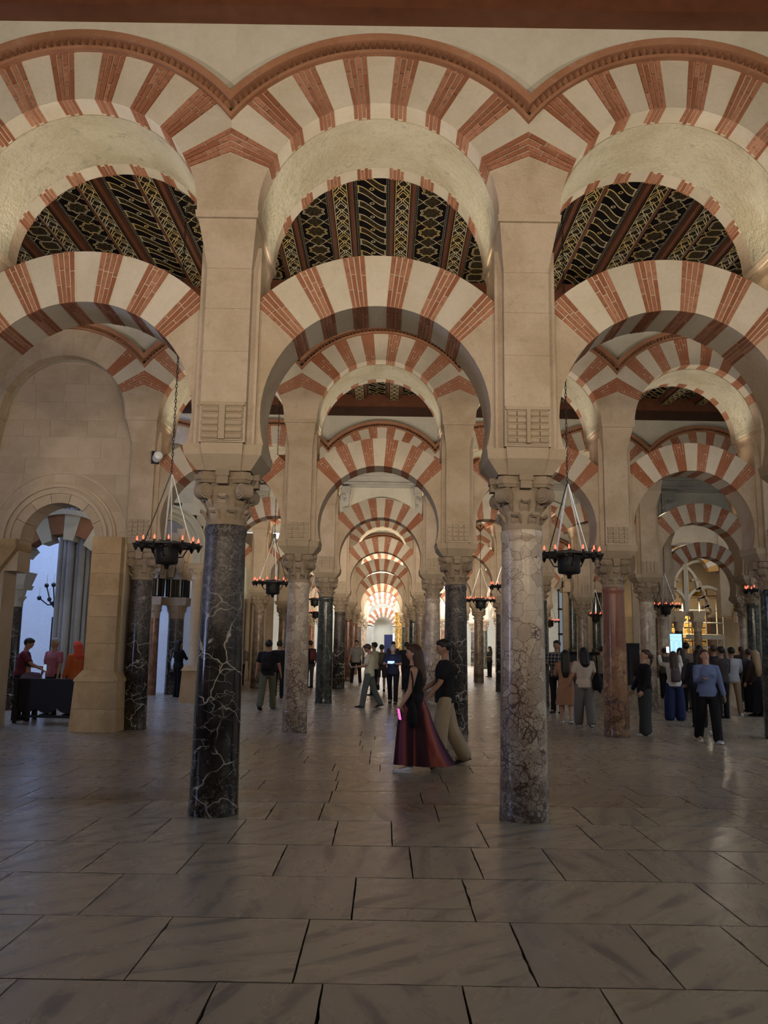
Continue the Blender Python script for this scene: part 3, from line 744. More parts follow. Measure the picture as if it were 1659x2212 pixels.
# the nave the photographer stands in: beam along the wall head and its ceiling
b0 = empty('trim_1', kind='structure')
put('beam_board', MB().box(-7, 7, 7.36, 7.66, 7.83, 8.12).mesh('beam_board', WOODR), b0)
put('beam_top', MB().box(-7, 7, 7.28, 7.66, 8.12, 8.4).mesh('beam_top', WOODR), b0)
o = put('ceiling', MB().box(-14, 14, -7, 7.6, 8.4, 8.5).mesh('ceiling', WOODD)); o['kind'] = 'structure'
# outer shell
for nm, bx in (('wall_back', (-14, 24, -7.2, -7, 0, 8.5)), ('wall_right', (24, 24.2, -7, 78, 0, 9)), ('wall_far', (-16, 24, 78, 78.2, 0, 9)), ('wall_left', (-14.4, -14.2, -7, 78, 0, 9.6))):
    o = put(nm, MB().box(*bx).mesh(nm, WALLP)); o['kind'] = 'structure'
o = put('ceiling', MB().box(-14, 24, 60, 78, 9.0, 9.1).mesh('ceiling', WALLP)); o['kind'] = 'structure'
o = put('ceiling', MB().box(-14.3, -4.6, 22.9, 60, 9.5, 9.6).mesh('ceiling', WALLP)); o['kind'] = 'structure'

# ---------------------------------------------------------------- walled-up bay of row two, with its little doorway
def convex_clip(P, K):
    for i in range(len(K)):
        ax, az = K[i]; bx, bz = K[(i+1) % len(K)]; out = []
        f = lambda p: (bx-ax)*(p[1]-az) - (bz-az)*(p[0]-ax)
        for j in range(len(P)):
            a, b = P[j], P[(j+1) % len(P)]; fa, fb = f(a), f(b)
            if fa >= 0: out.append(a)
            if (fa >= 0) != (fb >= 0): t = fa/(fa-fb); out.append((a[0]+t*(b[0]-a[0]), a[1]+t*(b[1]-a[1])))
        P = out
        if len(P) < 3: return []
    return P
ASHLAR = stone('smooth_pink_ashlar', (.50,.395,.29), .14, (.38,.28,.2), .35, .85, 30, .25, .05)
def infill_bay(k, cx, yf, yb, ox, orad, oz, hwid, mat, seed, nm, lab):
    RR = random.Random(seed); w_ = empty(nm, (0, 0, 0), 0, kind='structure'); w_['label'] = lab
    K = [(cx-hwid, 0), (cx+hwid, 0), (cx+hwid, 5.8)]; 
    for i in range(1, 16): a = pi*i/16; K.append((cx + (hwid)*cos(a), 5.76 + DZ[k] + 1.19*sin(a)))
    K.append((cx-hwid, 5.8)); z = 0.0; core = MB()
    while z < 6.95 + DZ[k]:
        h = RR.uniform(.30, .42); z2 = z + h; zm = (z+z2)/2
        spans = [(cx-hwid, cx+hwid)]
        cut = None
        if zm < oz: cut = orad + .02
        elif zm < oz + orad*1.2: cut = sqrt(max(0, (orad*1.25)**2 - (zm-oz)**2))
        if cut: spans = [(cx-hwid, ox-cut-(.24 if k == 1 and z2 < 3.15 else 0)), (ox+cut, cx+hwid)]
        for a, b in spans:
            x = a
            while x < b - .02:
                x2 = min(b, x + RR.uniform(.40, .75)); x2 = b if b - x2 < .2 else x2
                P = convex_clip([(x+.002, z+.002), (x2-.002, z+.002), (x2-.002, z2-.002), (x+.002, z2-.002)], K)
                if len(P) >= 3: put('stone_block', MB().prism(P, yf - RR.uniform(0, .005), yf+.25).mesh('stone_block', mat), w_)
                Q = convex_clip([(x, z), (x2, z), (x2, z2), (x, z2)], K)
                if len(Q) >= 3: core.prism(Q, yf+.005, yb)
                x = x2
        z = z2
    put('wall_core', core.mesh('wall_core', mat), w_)
    return w_
cxi = X0[1] - 2*SP[1]
infill_bay(1, cxi, 15.50, 16.05, -6.13, .70, 3.45, 1.27, ASHLAR, 3, 'wall_left', 'ashlar wall closing the left bay of the second row')
def ring(r0, r1, y0, y1, a0=-90, a1=90, n=24):
    P = [(r1*sin(radians(a0+(a1-a0)*i/n)), r1*cos(radians(a0+(a1-a0)*i/n))) for i in range(n+1)] + [(r0*sin(radians(a1-(a1-a0)*i/n)), r0*cos(radians(a1-(a1-a0)*i/n))) for i in range(n+1)]
    m = MB(); N = n+1
    for i in range(n): m.prism([P[i], P[i+1], P[2*N-2-i], P[2*N-1-i]][::1], y0, y1)
    return m
da = empty('doorway_arch', (-6.13, 15.5, 3.45), 0, 'small round doorway arch with concentric stone mouldings in the left wall', 'arch')
for q in range(7):
    a0 = -90 + 180*q/7; put('voussoir', ring(.70, .88, -.02, .55, a0+.3, a0+180/7-.3, 5).mesh('voussoir', ASHLAR), da)
for n_, (r0, r1, d) in enumerate(((.88,.94,-.07), (.94,.99,-.035), (.99,1.05,-.085), (1.05,1.10,-.05), (1.26,1.30,-.02))):
    put('moulding', ring(r0, r1, d, .02).mesh('moulding', ASHLAR), da)
def pier(x0, x1, yf, yb, top, lab, corner, pb=.87, mat=PIER):
    p = empty('stone_pier', ((x0+x1)/2, (yf+yb)/2, 0), 0, lab, 'pier'); hw, hd = (x1-x0)/2, (yb-yf)/2; z = pb + .2; i = 0
    while z < top - .01:
        z2 = min(top, z + R.uniform(.36, .5)); put('stone_block', MB().box(-hw, hw, -hd, hd, z+.002, z2-.002).mesh('stone_block', mat), p); z = z2
    m = MB(); m.frustum(0, 0, pb, hw+.13, hd+.13, pb+.06, hw+.12, hd+.12); m.frustum(0, 0, pb+.06, hw+.11, hd+.11, pb+.20, hw+.01, hd+.01)
    put('base_moulding', m.mesh('base_moulding', mat), p)
    m = MB(); m.frustum(0, 0, 0, hw+.15, hd+.15, pb*.45, hw+.13, hd+.13); put('plinth', m.mesh('plinth', mat), p)
    m = MB(); m.frustum(0, 0, pb*.45+.004, hw+.13, hd+.13, pb-.004, hw+.11, hd+.11); put('plinth_block', m.mesh('plinth_block', mat), p)
    return p
pier(-5.40, -4.86, 15.28, 16.05, 3.5, 'ochre stone pier with worn plinth, right of the left doorway', 0)
pier(-8.05, -7.30, 15.28, 16.05, 3.3, 'ochre stone pier at the left frame edge, left of the doorway', 0)
cp = empty('corbel_capital', (-7.10, 15.66, 3.25), 0, 'moulded stone impost carrying the left foot of the doorway arch', 'impost')
m = MB(); m.frustum(-.20, 0, -.55, .05, .30, .0, .26, .34, 0, 0, 0); m.frustum(0, 0, 0, .27, .35, .06, .29, .37); m.frustum(0, 0, .06, .26, .33, .20, .24, .3)
put('bracket', m.mesh('bracket', PIER), cp)

# second walled bay, row three, with a deep moulded arch
infill_bay(2, X0[2]-2*SP[2], 23.0, 23.5, -6.2, .98, 4.15, 1.49, stone('greenish_ashlar', (.44,.38,.26), .14, (.3,.26,.18), .4), 5, 'wall_left', 'plastered wall closing the left bay of the third row')
da = empty('moulded_arch', (-6.2, 23.0, 4.15), 0, 'deep round arch with many roll mouldings, behind the left chandelier', 'arch')
for r0, r1, d in ((.84,.92,.12), (.92,.99,.05), (.99,1.05,0), (1.05,1.10,-.06), (1.10,1.19,-.03), (1.19,1.25,-.10)):
    put('moulding', ring(r0, r1, d, .4, -90, 90, 28).box(r0, r1, d, .4, -.5, 0).box(-r1, -r0, d, .4, -.5, 0).mesh('moulding', stone('greenish_moulding', (.42,.37,.26), .1)), da)
cl = empty('slender_column', (-5.14, 22.86, 0), 0, 'slender pale column with leafy capital under the moulded arch', 'column')
m = MB(); m.lathe([(.17,.98),(.17,1.0),(.15,1.05),(.135,1.08),(.130,3.25),(.15,3.28)], 20); put('shaft', m.mesh('shaft', ASHLAR, True), cl)
m = MB(); m.lathe([(.14,3.28),(.15,3.4),(.19,3.55),(.20,3.57)], 16)
for q in range(8): leaf_bm(m, q*pi/4, 3.5, .15, .035, .12, .06)
m.frustum(0, 0, 3.57, .20, .20, 3.66, .24, .24); m.frustum(0, 0, 3.66, .21, .21, 3.72, .25, .25); put('capital', m.mesh('capital', ASHLAR), cl)
m = MB(); m.frustum(0, 0, 0, .27, .27, .84, .23, .23); m.frustum(0, 0, .84, .26, .26, .98, .18, .18); put('pedestal', m.mesh('pedestal', PIER), cl)

# the chapel seen through the doorway
gp = empty('gothic_pier', (-7.50, 20.6, 0), 0, 'tall grey compound pier of clustered shafts seen through the left doorway', 'pier')
put('core', MB().box(-.42, .75, -.35, .4, 0, 9.4).mesh('core', BLUEST), gp)
for q, (x, y_, r) in enumerate(((-.40,-.36,.07), (-.27,-.42,.05), (-.12,-.46,.09), (.03,-.42,.04), (.15,-.46,.08), (.28,-.40,.05), (.40,-.34,.07), (.56,-.36,.05), (.70,-.34,.07))):
    put('clustered_shaft', MB().lathe([(r*1.3,0),(r*1.3,.5),(r,.6),(r,9.4)], 12, (x, y_, 0)).mesh('clustered_shaft', BLUEST, True), gp)
m = MB(); RR = random.Random(4)
for q in range(40): m.ball((-.27 + RR.uniform(-.17, .17), -.46 + RR.uniform(-.05, .03), RR.uniform(4.25, 4.75)), RR.uniform(.03, .06), 6, 4)
put('leafy_band', m.mesh('leafy_band', BLUEST, True), gp)
put('base', MB().frustum(0, 0, 0, .58, .55, .45, .52, .5).mesh('base', BLUEST), gp)
o = put('wall_chapel', MB().box(-14.2, -5.6, 27.0, 27.2, 0, 9.5).mesh('wall_chapel', DARKW)); o['kind'] = 'structure'
lc = empty('lobed_column', (-8.62, 19.6, 0), 0, 'dark column with pale leafy capital at the left edge of the doorway view', 'column')
put('shaft', MB().lathe([(.2,0),(.2,.1),(.17,.15),(.155,2.35)], 20).mesh('shaft', MARB['black'], True), lc)
m = MB(); m.lathe([(.16,2.35),(.165,2.5),(.22,2.75)], 16); 
for q in range(8): leaf_bm(m, q*pi/4, 2.58, .17, .04, .12, .06)
m.frustum(0, 0, 2.75, .25, .25, 2.85, .28, .28); m.frustum(0, 0, 2.85, .24, .24, 3.15, .33, .3); put('capital', m.mesh('capital', WALLP), lc)
lb = empty('lobed_arch', (-7.55, 19.6, 2.9), 0, 'carved lobed arch of alternating red and pale stones beyond the doorway', 'arch')
for q in range(10):
    a0 = -84 + 14*q; a = radians(a0 + 7); red = q % 2
    def lf(t, r=1.14): return r
    P = wedge(a-radians(6.8), a+radians(6.8), 1.02 + (.13 if q % 2 else 0), lambda t: 1.62)
    put('voussoir', vous(P, a, -.22, .22, TERRA if red else WALLP, 'voussoir'), lb, rot=(0, a, 0))
put('archivolt', ring(1.62, 1.74, -.26, .2, -90, 30).mesh('archivolt', WALLP), lb)
put('second_tier', ring(1.95, 2.3, -.15, .2, -90, 10).mesh('second_tier', TERRA), lb); put('second_band', ring(2.3, 2.42, -.2, .2, -90, 10).mesh('second_band', WALLP), lb)
gs = empty('stone_slab', (-8.35, 22.4, 0), 0, 'upright grey stone slab in an iron frame beyond the doorway', 'slab')
put('slab', MB().box(-.42, .42, -.08, .08, .25, 2.15).mesh('slab', GREYST), gs)
m = MB()
for s in (-1, 1): m.box(s*.47-.02, s*.47+.02, -.05, .05, 0, 2.2)
m.box(-.47, .47, -.05, .05, 2.16, 2.2); put('frame', m.mesh('frame', IRON), gs)
pn = empty('dark_post', (-7.95, 21.4, 0), 0, 'narrow black panel standing left of the grey gothic pier', 'panel'); put('panel', MB().box(-.10, .10, -.03, .03, 0, 2.15).mesh('panel', BLACKW), pn); put('foot', MB().box(-.16,.16,-.12,.12,0,.04).mesh('foot', BLACKW), pn)
wc = empty('candle_chandelier', (-9.15, 23.4, 2.75), 0, 'small iron candle chandelier against the bluish wall beyond the doorway', 'chandelier')
m = MB(); m.lathe([(.02,-.35),(.12,-.22),(.16,-.12),(.05,-.05),(.02,6.77)], 10); put('stem', m.mesh('stem', IRON), wc)
for q in range(8):
    a = q*pi/4; r = .5 if q % 2 else .32; zz = -.02 if q % 2 else .35
    put('arm', MB().tube([(0,0,-.15), (r*.5*cos(a), r*.5*sin(a), -.2), (r*cos(a), r*sin(a), zz)], .018, 5).ball((r*cos(a), r*sin(a), zz), .065, 8, 5).mesh('arm', IRON), wc)
    put('candle', MB().lathe([(.014,0),(.012,.30)], 6, (r*cos(a), r*sin(a), zz)).mesh('candle', WHITEP), wc)

# columns of the dark side room behind the moulded arch
for (x, y_, mt, lb_) in ((-7.7, 28.6, 'red', 'tall reddish column with inlaid capital, left inside the moulded arch'), (-8.1, 32.2, 'green', 'dark thick column behind the reddish one inside the moulded arch')):
    pass
for (x, y_, mt, r, lb_) in ((-7.0, 25.6, 'red', .17, 'reddish column with patterned capital inside the moulded arch'), (-6.45, 26.1, 'black', .25, 'thick dark column inside the moulded arch, right of the reddish one')):
    c_ = empty('side_column', (x, y_, 0), 0, lb_, 'column')
    put('shaft', MB().lathe([(r,0),(r*.93,2.3)], 20).mesh('shaft', MARB[mt], True), c_)
    m = MB(); m.lathe([(r*.95,2.3),(r,2.45),(r*1.3,2.7)], 16)
    for q in range(8): leaf_bm(m, q*pi/4, 2.55, r*.98, .04, .12, .05)
    m.frustum(0,0,2.7,r*1.35,r*1.3,2.95,r*1.4,r*1.35); put('capital', m.mesh('capital', CARVED), c_)
    put('carved_panel', MB().box(-r*1.2, r*1.2, -r*1.25, r*1.2, 2.97, 3.5).mesh('carved_panel', PAINT['medal']), c_)
    m = MB(); RR = random.Random(2)
    for q in range(18): m.frustum(RR.uniform(-.2,.2), RR.uniform(-.2,.1), 3.5 + q*.07, .08, .08, 3.9 + q*.07, .13, .12)
    put('stalactite_vaulting', m.mesh('stalactite_vaulting', CARVED), c_)

iw = put('wall_inner', MB().box(-8.9, -5.2, 26.9, 27.0, 3.55, 7.5).mesh('wall_inner', CARVED)); iw['kind'] = 'structure'; RR = random.Random(3); m = MB()
for q in range(70): x = RR.uniform(-8.2, -5.4); z = 3.5 + 1.6*RR.random(); m.frustum(x, 26.75 - (z-3.5)*.2, z, .09, .12, z+.42, .16, .2)
put('stalactite_niches', m.mesh('stalactite_niches', CARVED), iw)

# dark lacquered stand in the doorway
bn = empty('wooden_stand', (-6.5, 16.5, 0), radians(-4), 'black wooden bench-like stand with scalloped apron blocking the left doorway', 'bench')
m = MB(); n = 24; P = [(-.64, .82), (-.64, .30)]
for i in range(n+1):
    t = i/n; P.append((-.62 + 1.24*t, .30 - .10*abs(sin(t*3*pi))**.8))
P += [(.64, .30), (.64, .82)]
for a, b in zip(P[2:-2][:-1], P[2:-2][1:]): m.prism([a, b, (b[0], .82), (a[0], .82)], -.02, .02)
put('panel', m.mesh('panel', BLACKW), bn); put('top_rail', MB().box(-.68, .70, -.04, .04, .80, .85).mesh('top_rail', BLACKW), bn)
for x in (-.60, .58):
    for y_ in (-.03, .42): put('leg', MB().frustum(x, y_, 0, .03, .03, .84, .035, .035).mesh('leg', BLACKW), bn)
put('knob', MB().ball((.62, 0, .90), (.05, .05, .07)).mesh('knob', BLACKW, True), bn)
put('stretcher', MB().box(-.60, .58, -.025, .025, .11, .16).mesh('stretcher', BLACKW), bn); put('seat', MB().box(-.62, .62, 0, .44, .42, .46).mesh('seat', BLACKW), bn)

pj = empty('projector', (-4.30, 15.30, 5.02), 0, 'small white spotlight fixed to the side of the left pillar, second row', 'spotlight')
put('housing', MB().lathe([(.07,-.10),(.085,-.06),(.085,.08),(.05,.11)], 14).mesh('housing', WHITEP, True), pj, rot=(radians(70), 0, radians(30)))
put('bracket', MB().box(-.12, .02, .02, .06, -.12, .12).mesh('bracket', IRON), pj)

# ---------------------------------------------------------------- chandeliers
def make_chandelier():
    r = empty('chandelier', (0, 0, 0), 0, 'x', 'chandelier', 'iron ring chandeliers with red bulbs')
    m = MB(); m.lathe([(.44,-.012),(.47,-.012),(.47,.016),(.44,.016),(.44,-.012)], 32, cap=False); m.lathe([(.30,-.008),(.315,-.008),(.315,.010),(.30,.010),(.30,-.008)], 28, cap=False)
    for q in range(14):
        a = 2*pi*q/14; T = Matrix.Rotation(a, 4, 'Z'); m.box(.13, .50, -.010, .010, -.012, .012, 0, T); m.frustum(*((T @ Vector((.455, 0, 0))).xy), -.075, .008, .008, -.01, .03, .03)
        T2 = Matrix.Rotation(a + pi/14, 4, 'Z'); m.box(.30, .46, -.006, .006, -.008, .008, 0, T2 @ Matrix.Translation((0,0,0)))
    put('ring', m.mesh('ring', IRON), r)
    put('bucket', MB().lathe([(.02,-.34),(.03,-.33),(.035,-.29),(.07,-.275),(.145,-.265),(.16,-.24),(.165,.02),(.15,.06),(.14,.065)], 24).mesh('bucket', IRON, 'all'), r)
    cu = MB().lathe([(.016,.0),(.020,.045)], 8).mesh('cup', IRON); bu = MB().lathe([(.005,.045),(.013,.060),(.014,.078),(.008,.10),(.002,.116)], 8).mesh('bulb', BULB, True)
    for q in range(14):
        a = 2*pi*q/14; c_ = put('cup', cu, r, (.44*cos(a), .44*sin(a), 0)); put('bulb', bu, c_)
    for q in range(3):
        a = q*2*pi/3 + .5; pts = [(.165*cos(a), .165*sin(a), -.16), (.23*cos(a), .23*sin(a), -.15), (.27*cos(a), .27*sin(a), -.08), (.31*cos(a), .31*sin(a), -.01)]
        put('scroll_brace', MB().tube(pts, .010, 5).mesh('scroll_brace', IRON), r)
    for q in range(4):
        a = q*pi/2 + .35; put('hanging_strap', MB().tube([(.34*cos(a), .34*sin(a), .01), (.17*cos(a), .17*sin(a), .54), (.012*cos(a), .012*sin(a), 1.05)], .0085 if q != 1 else .014, 5).mesh('hanging_strap', STRAP if q != 2 else IRON), r)
    m = MB(); z = 1.03; i = 0
    while z < 5.72:
        pts = []; 
        for t in range(8): a = 2*pi*t/8; pts.append((.014*sin(a) if i % 2 else 0, 0 if i % 2 else .014*sin(a), z + .036 + .036*cos(a)))
        pts.append(pts[0]); pts.append(pts[1]); m.tube(pts, .0055, 4); z += .058; i += 1
    put('chain', m.mesh('chain', IRON), r)
    return r
ch0 = make_chandelier()
CH = [(-3.15,12.0,2.97,'large iron chandelier left of the black column, nearest on the left'), (2.66,12.0,2.92,'large iron chandelier right of the cream column, nearest on the right'),
      (-2.62,19.6,3.0,'iron chandelier between the black column and the rosy breccia column'), (2.95,19.6,3.0,'iron chandelier hidden behind the cream nearest column'), (3.12,27.1,3.08,'iron chandelier just right of the second-row black column'),
      (-2.88,34.7,3.42,'upper of two far chandeliers behind the rosy column'), (-3.45,42.2,3.15,'lower of two far chandeliers behind the rosy column'), (8.75,34.7,2.95,'far chandelier left of the red column'),
      (9.1,27.1,2.98,'chandelier right of the red column near the screen'), (8.95,19.6,3.0,'chandelier cut by the right frame edge'), (8.35,42.2,2.9,'tiny far chandelier touching the cream column edge')]
for n_, (x, y_, z, lb_) in enumerate(CH):
    o = ch0 if n_ == 0 else copy_tree(ch0); o.location = (x, y_, z); o.rotation_euler.z = R.uniform(0, 6); o['label'] = lb_

# ---------------------------------------------------------------- screen of lobed arches at the right, with gold mosaic and scaffolding
MX, MY = 14.6, 40.0
GOLD = None
def gold_mat():
    g = G('lit_gold_mosaic', .35, .5); x, y, z = g.xyz(); g.b.inputs['Metallic'].default_value = .5
    n = g.noise(14, 3, .6, 0, g.mapc((1, 1, .6))); gx = ((x / .5).fr() - .5).abs().gt(.44).max(((z / .55).fr() - .5).abs().gt(.42))
    c = g.mix(g.ss(n, .4, .6), (.80,.52,.14), (.25,.12,.03)); g.color(g.mix(gx, c, (.5,.36,.16))); return g.mat
GOLD = gold_mat(); OCH = stone('ochre_voussoir', (.50,.28,.10), .15)
sa = empty('striped_screen_arch', (MX, MY, 5.2), 0, 'small ochre and cream striped arch high in the right-hand screen', 'arch')
for q in range(13):
    a = radians(-78 + 13*q); put('voussoir', vous(wedge(a-radians(6.4), a+radians(6.4), .90, lambda t: 1.40), a, -.2, .2, OCH if q % 2 == 0 else WHITEV, 'voussoir'), sa, rot=(0, a, 0))
il = empty('interlaced_arches', (MX, MY+.5, 0), 0, 'white interlaced lobed ribs crossing below the striped arch of the screen', 'arch')
for s in (-1, 1):
    for (r, zc) in ((1.30, 4.5), (.95, 3.6)):
        m = ring(r, r+.13, -.12, .12, -95, 95, 26); o = put('rib', m.mesh('rib', WALLP), il, (s*(.78 if r > 1 else 1.0), 0, zc))
    for j in range(4):
        put('lobe', ring(.20, .32, -.15, .15, -110, 110, 10).mesh('lobe', ASHLAR), il, (s*(.45 + .18*j), .02, 4.7 - .42*j), (0, s*radians(70), 0))
put('central_shaft', MB().box(-.10, .10, -.16, .1, 3.2, 5.9).mesh('central_shaft', WALLP), il)
for x in (-.04, .04): put('fluting', MB().box(x-.015, x+.015, -.19, -.15, 3.2, 5.9).mesh('fluting', GREYST), il)
o = put('wall_screen', MB().box(MX-2.1, MX-1.6, MY, MY+.5, 3.2, 8).box(MX+1.5, MX+2.0, MY, MY+.5, 3.2, 8).box(MX-2.1, MX+2, MY+.1, MY+.5, 6.55, 8).box(MX+2.9, MX+5, MY, MY+.5, 3.4, 8).mesh('wall_screen', CARVED_L)); o['kind'] = 'structure'
o = put('wall_mihrab', MB().box(MX-4, MX+9, MY+5, MY+5.2, 0, 9).mesh('wall_mihrab', ASHLAR)); o['kind'] = 'structure'
for (x, mt, lb_) in ((-1.1,'green','dark paired column of the screen, outer one'), (-.58,'green','dark paired column of the screen, inner one'), (.32,'darkbreccia','mottled single column in the middle of the screen'), (2.35,'breccia','pale paired column right of the scaffolding'), (2.92,'breccia','pale paired column right of the scaffolding, outer one')):
    c_ = empty('screen_column', (MX + x, MY, 0), 0, lb_, 'column'); put('shaft', SHAFT[(mt, 0)], c_, scale=(.9, .9, .9))
    m = MB(); m.lathe([(.175,2.46),(.19,2.6),(.26,2.9)], 12)
    for q in range(8): leaf_bm(m, q*pi/4, 2.72, .19, .045, .14, .06)
    m.frustum(0,0,2.9,.27,.27,3.05,.3,.3); m.frustum(0, 0, 3.05, .24, .24, 3.4, .3, .3); put('capital', m.mesh('capital', ASHLAR), c_)
tag(put('stone_relief', MB().box(MX+2.2, MX+3.1, MY-.3, MY+.2, 3.42, 4.5).mesh('stone_relief', PAINT['star'])), 'patterned carved stone panel above the pale paired columns', 'panel')
gp2 = empty('gold_mosaic_wall', (MX+.75, MY+3.0, 0), 0, 'glowing gold mosaic panels behind the scaffolding', 'mosaic')
for i in range(3):
    for j in range(4): put('mosaic_panel', MB().box(-1.15 + i*.8, -.42 + i*.8, 0, .05, .7 + j*.68, 1.32 + j*.68).mesh('mosaic_panel', GOLD), gp2)
put('backing', MB().box(-1.3, 1.4, .06, .2, 0, 3.5).mesh('backing', WOODD), gp2)
lamp('AREA', 'mosaic_light', (MX+.5, MY+1.6, 3.6), 90, (1, .78, .42), aim=(MX+.7, MY+3, 2.0), sx=1.6, sy=.3)
lamp('POINT', 'screen_light', (MX, MY-2.4, 5.6), 55, WARM, .2)
scf = empty('scaffolding', (MX+1.2, MY+1.2, 0), 0, 'steel scaffolding tower with planks before the gold mosaic', 'scaffolding')
for x in (-.85, 0, .85):
    for y_ in (0, .8): put('upright', MB().tube([(x, y_, 0), (x, y_, 4.6)], .028, 6).mesh('upright', STRAP), scf)
for z in (1.2, 1.7, 2.3, 2.9, 3.5, 4.1):
    put('ledger', MB().tube([(-1.0, 0, z), (1.0, 0, z)], .024, 6).mesh('ledger', STRAP), scf); put('ledger', MB().tube([(-1.0, .8, z+.05), (1.0, .8, z+.05)], .024, 6).mesh('ledger', STRAP), scf)
put('brace', MB().tube([(0, 0, .9), (.85, 0, 2.2)], .022, 6).mesh('brace', STRAP), scf)
for z in (2.12, 4.2): put('plank', MB().box(-1.0, 1.0, 0, .8, z, z+.06).mesh('plank', PIER), scf)
put('toe_board', MB().box(-1.0, .9, -.03, .0, 2.1, 2.34).mesh('toe_board', WALLP), scf)
put('yellow_sheet', MB().box(-.9, .1, -.05, 0, 4.2, 4.55).mesh('yellow_sheet', plain('yellow_sheet', (.6,.33,.05))), scf)
def screen_mat():
    g = G('lit_blue_screen', .3); x, y, z = g.xyz(); u = x / .32; v = z / .36
    ar = ((u * 1.5).fr() - .5); vv = (v - .1).max(0.0); r = (ar * ar + vv * vv * 2.2).sqrt(); ln = r.line(.40, .025).max(r.line(.30, .02)); ln = ln.max((v + .75).abs().lt(.02)).max((v - .7).abs().lt(.02))
    c = g.mix(ln * .55, (.42,.72,1.0), (.08,.25,.6)); g.color((0,0,0,1)); g.setin(g.b.inputs['Emission Color'], c); g.b.inputs['Emission Strength'].default_value = 1.0; return g.mat
tv = empty('display_screen', (11.9, 34.6, 1.85), 0, 'bright blue display screen above the crowd at the right', 'screen')
put('screen', MB().box(-.34, .34, -.005, .0, -.38, .38).mesh('screen', screen_mat()), tv); put('casing', MB().box(-.37, .37, .001, .06, -.41, .41).mesh('casing', BLACKW), tv)
put('stand', MB().box(-.04, .04, .02, .07, -1.85, -.4).box(-.3, .3, -.2, .25, -1.85, -1.81).mesh('stand', BLACKW), tv)

af = empty('altar_front', (9.2, 38.2, 0), 0, 'cream altar front with black fluted columns on a dark pedestal, left of the red column', 'altar')
put('pedestal', MB().box(-.9, .9, -.3, .3, 0, 1.3).frustum(0, 0, 1.3, .95, .35, 1.42, 1.02, .42).mesh('pedestal', BLACKW), af); put('back_panel', MB().box(-1.0, 1.0, .15, .4, 1.42, 5.2).mesh('back_panel', ASHLAR), af)
for x in (-.62, .45):
    put('fluted_column', MB().lathe([(.24,1.42),(.24,1.55),(.19,1.6),(.17,3.9),(.24,4.1)], 32, (x, -.05, 0), 0, lambda a, z: .05*sin(a*16)).mesh('fluted_column', MARB['green']), af)
put('cornice', MB().box(-1.1, 1.1, -.3, .4, 4.1, 4.3).box(-1.0, 1.0, -.2, .4, 4.3, 4.6).mesh('cornice', ASHLAR), af)
gd = empty('glazed_door', (10.0, 44.2, 0), 0, 'tall bluish glazed door between the breccia columns at the right', 'door')
put('glass', MB().box(-.8, .8, 0, .03, 0, 4.6).mesh('glass', emis('blue_grey_door_glass', (.35,.45,.55), .22, (.2,.26,.32))), gd)
for x in (-.8, -.4, 0, .4, .8): put('glazing_bar', MB().box(x-.03, x+.03, -.04, 0, 0, 4.6).mesh('glazing_bar', IRON), gd)
for z in (.9, 2.3, 3.6, 4.6): put('crossbar', MB().box(-.85, .85, -.05, 0, z-.05, z+.05).mesh('crossbar', IRON), gd)
cb = empty('black_cabinet', (10.9, 38.0, 0), 0, 'low black ornate cabinet right of the red column', 'cabinet')
put('body', MB().box(-.6, .6, -.3, .3, 0, 1.75).mesh('body', BLACKW), cb); put('top', MB().box(-.66, .66, -.36, .36, 1.75, 1.85).mesh('top', BLACKW), cb)
for x in (-.3, .3): put('door', MB().box(x-.26, x+.26, -.33, -.3, .1, 1.65).mesh('door', IRON), cb)
for q in range(4):
    pl_ = empty('pale_pilaster', (11.0 + q*.75, 39.2, 0), 0, f"cream fluted wall pilaster above the black cabinet, {['first', 'second', 'third', 'fourth'][q]} from the left", 'pilaster')
    put('shaft', MB().box(-.14, .14, -.1, .1, .3, 4.6).mesh('shaft', ASHLAR), pl_); put('base', MB().box(-.2, .2, -.16, .16, 0, .3).mesh('base', ASHLAR), pl_); put('cap', MB().frustum(0, 0, 4.6, .15, .1, 4.9, .22, .18).mesh('cap', ASHLAR), pl_)

# portal, grille and lit window far left of the aisle; gilded column far down the aisle
pt = empty('clustered_portal', (-6.15, 37.0, 0), 0, 'cream clustered pilasters of a portal left of the dark breccia column', 'portal')
for q in range(5): put('pilaster', MB().lathe([(.13,0),(.13,.4),(.10,.45),(.10,3.3),(.14,3.4),(.15,3.5)], 12, (-.1 + q*.24, q*.06, 0)).mesh('pilaster', ASHLAR, True), pt)
put('portal_wall', MB().box(-.6, 1.2, .35, .6, 0, 6.5).mesh('portal_wall', ASHLAR), pt)
gr = empty('iron_grille_door', (-7.1, 36.6, 0), 0, 'tall black iron grille door left of the cream portal', 'grille')
for q in range(8): put('bar', MB().box(-.5 + q*.13, -.47 + q*.13, 0, .03, 0, 3.3).mesh('bar', IRON), gr)
for z in (.1, 1.6, 3.3): put('rail', MB().box(-.55, .5, -.04, .06, z, z+.12).mesh('rail', BLACKW), gr)
put('panel', MB().box(-.5, .45, .04, .08, 0, 1.6).mesh('panel', BLACKW), gr)
wn = put('window_1', MB().box(-7.5, -6.3, 37.2, 37.25, 3.6, 5.0).mesh('window_1', emis('pale_lit_glass', (.72,.95,.86), 1.1, (.4,.5,.45)))); wn['kind'] = 'structure'
for q in range(5): put('glazing_bar', MB().box(-7.5 + q*.28, -7.47 + q*.28, 37.14, 37.2, 3.6, 5.0).mesh('glazing_bar', IRON), wn)
gc = empty('gilded_column', (1.02, 57.5, 0), 0, 'gilded carved altar column glowing far down the central aisle', 'column')
m = MB(); RR = random.Random(9); m.lathe([(.30,0),(.3,.6),(.24,.7),(.24,3.6),(.33,3.8)], 14)
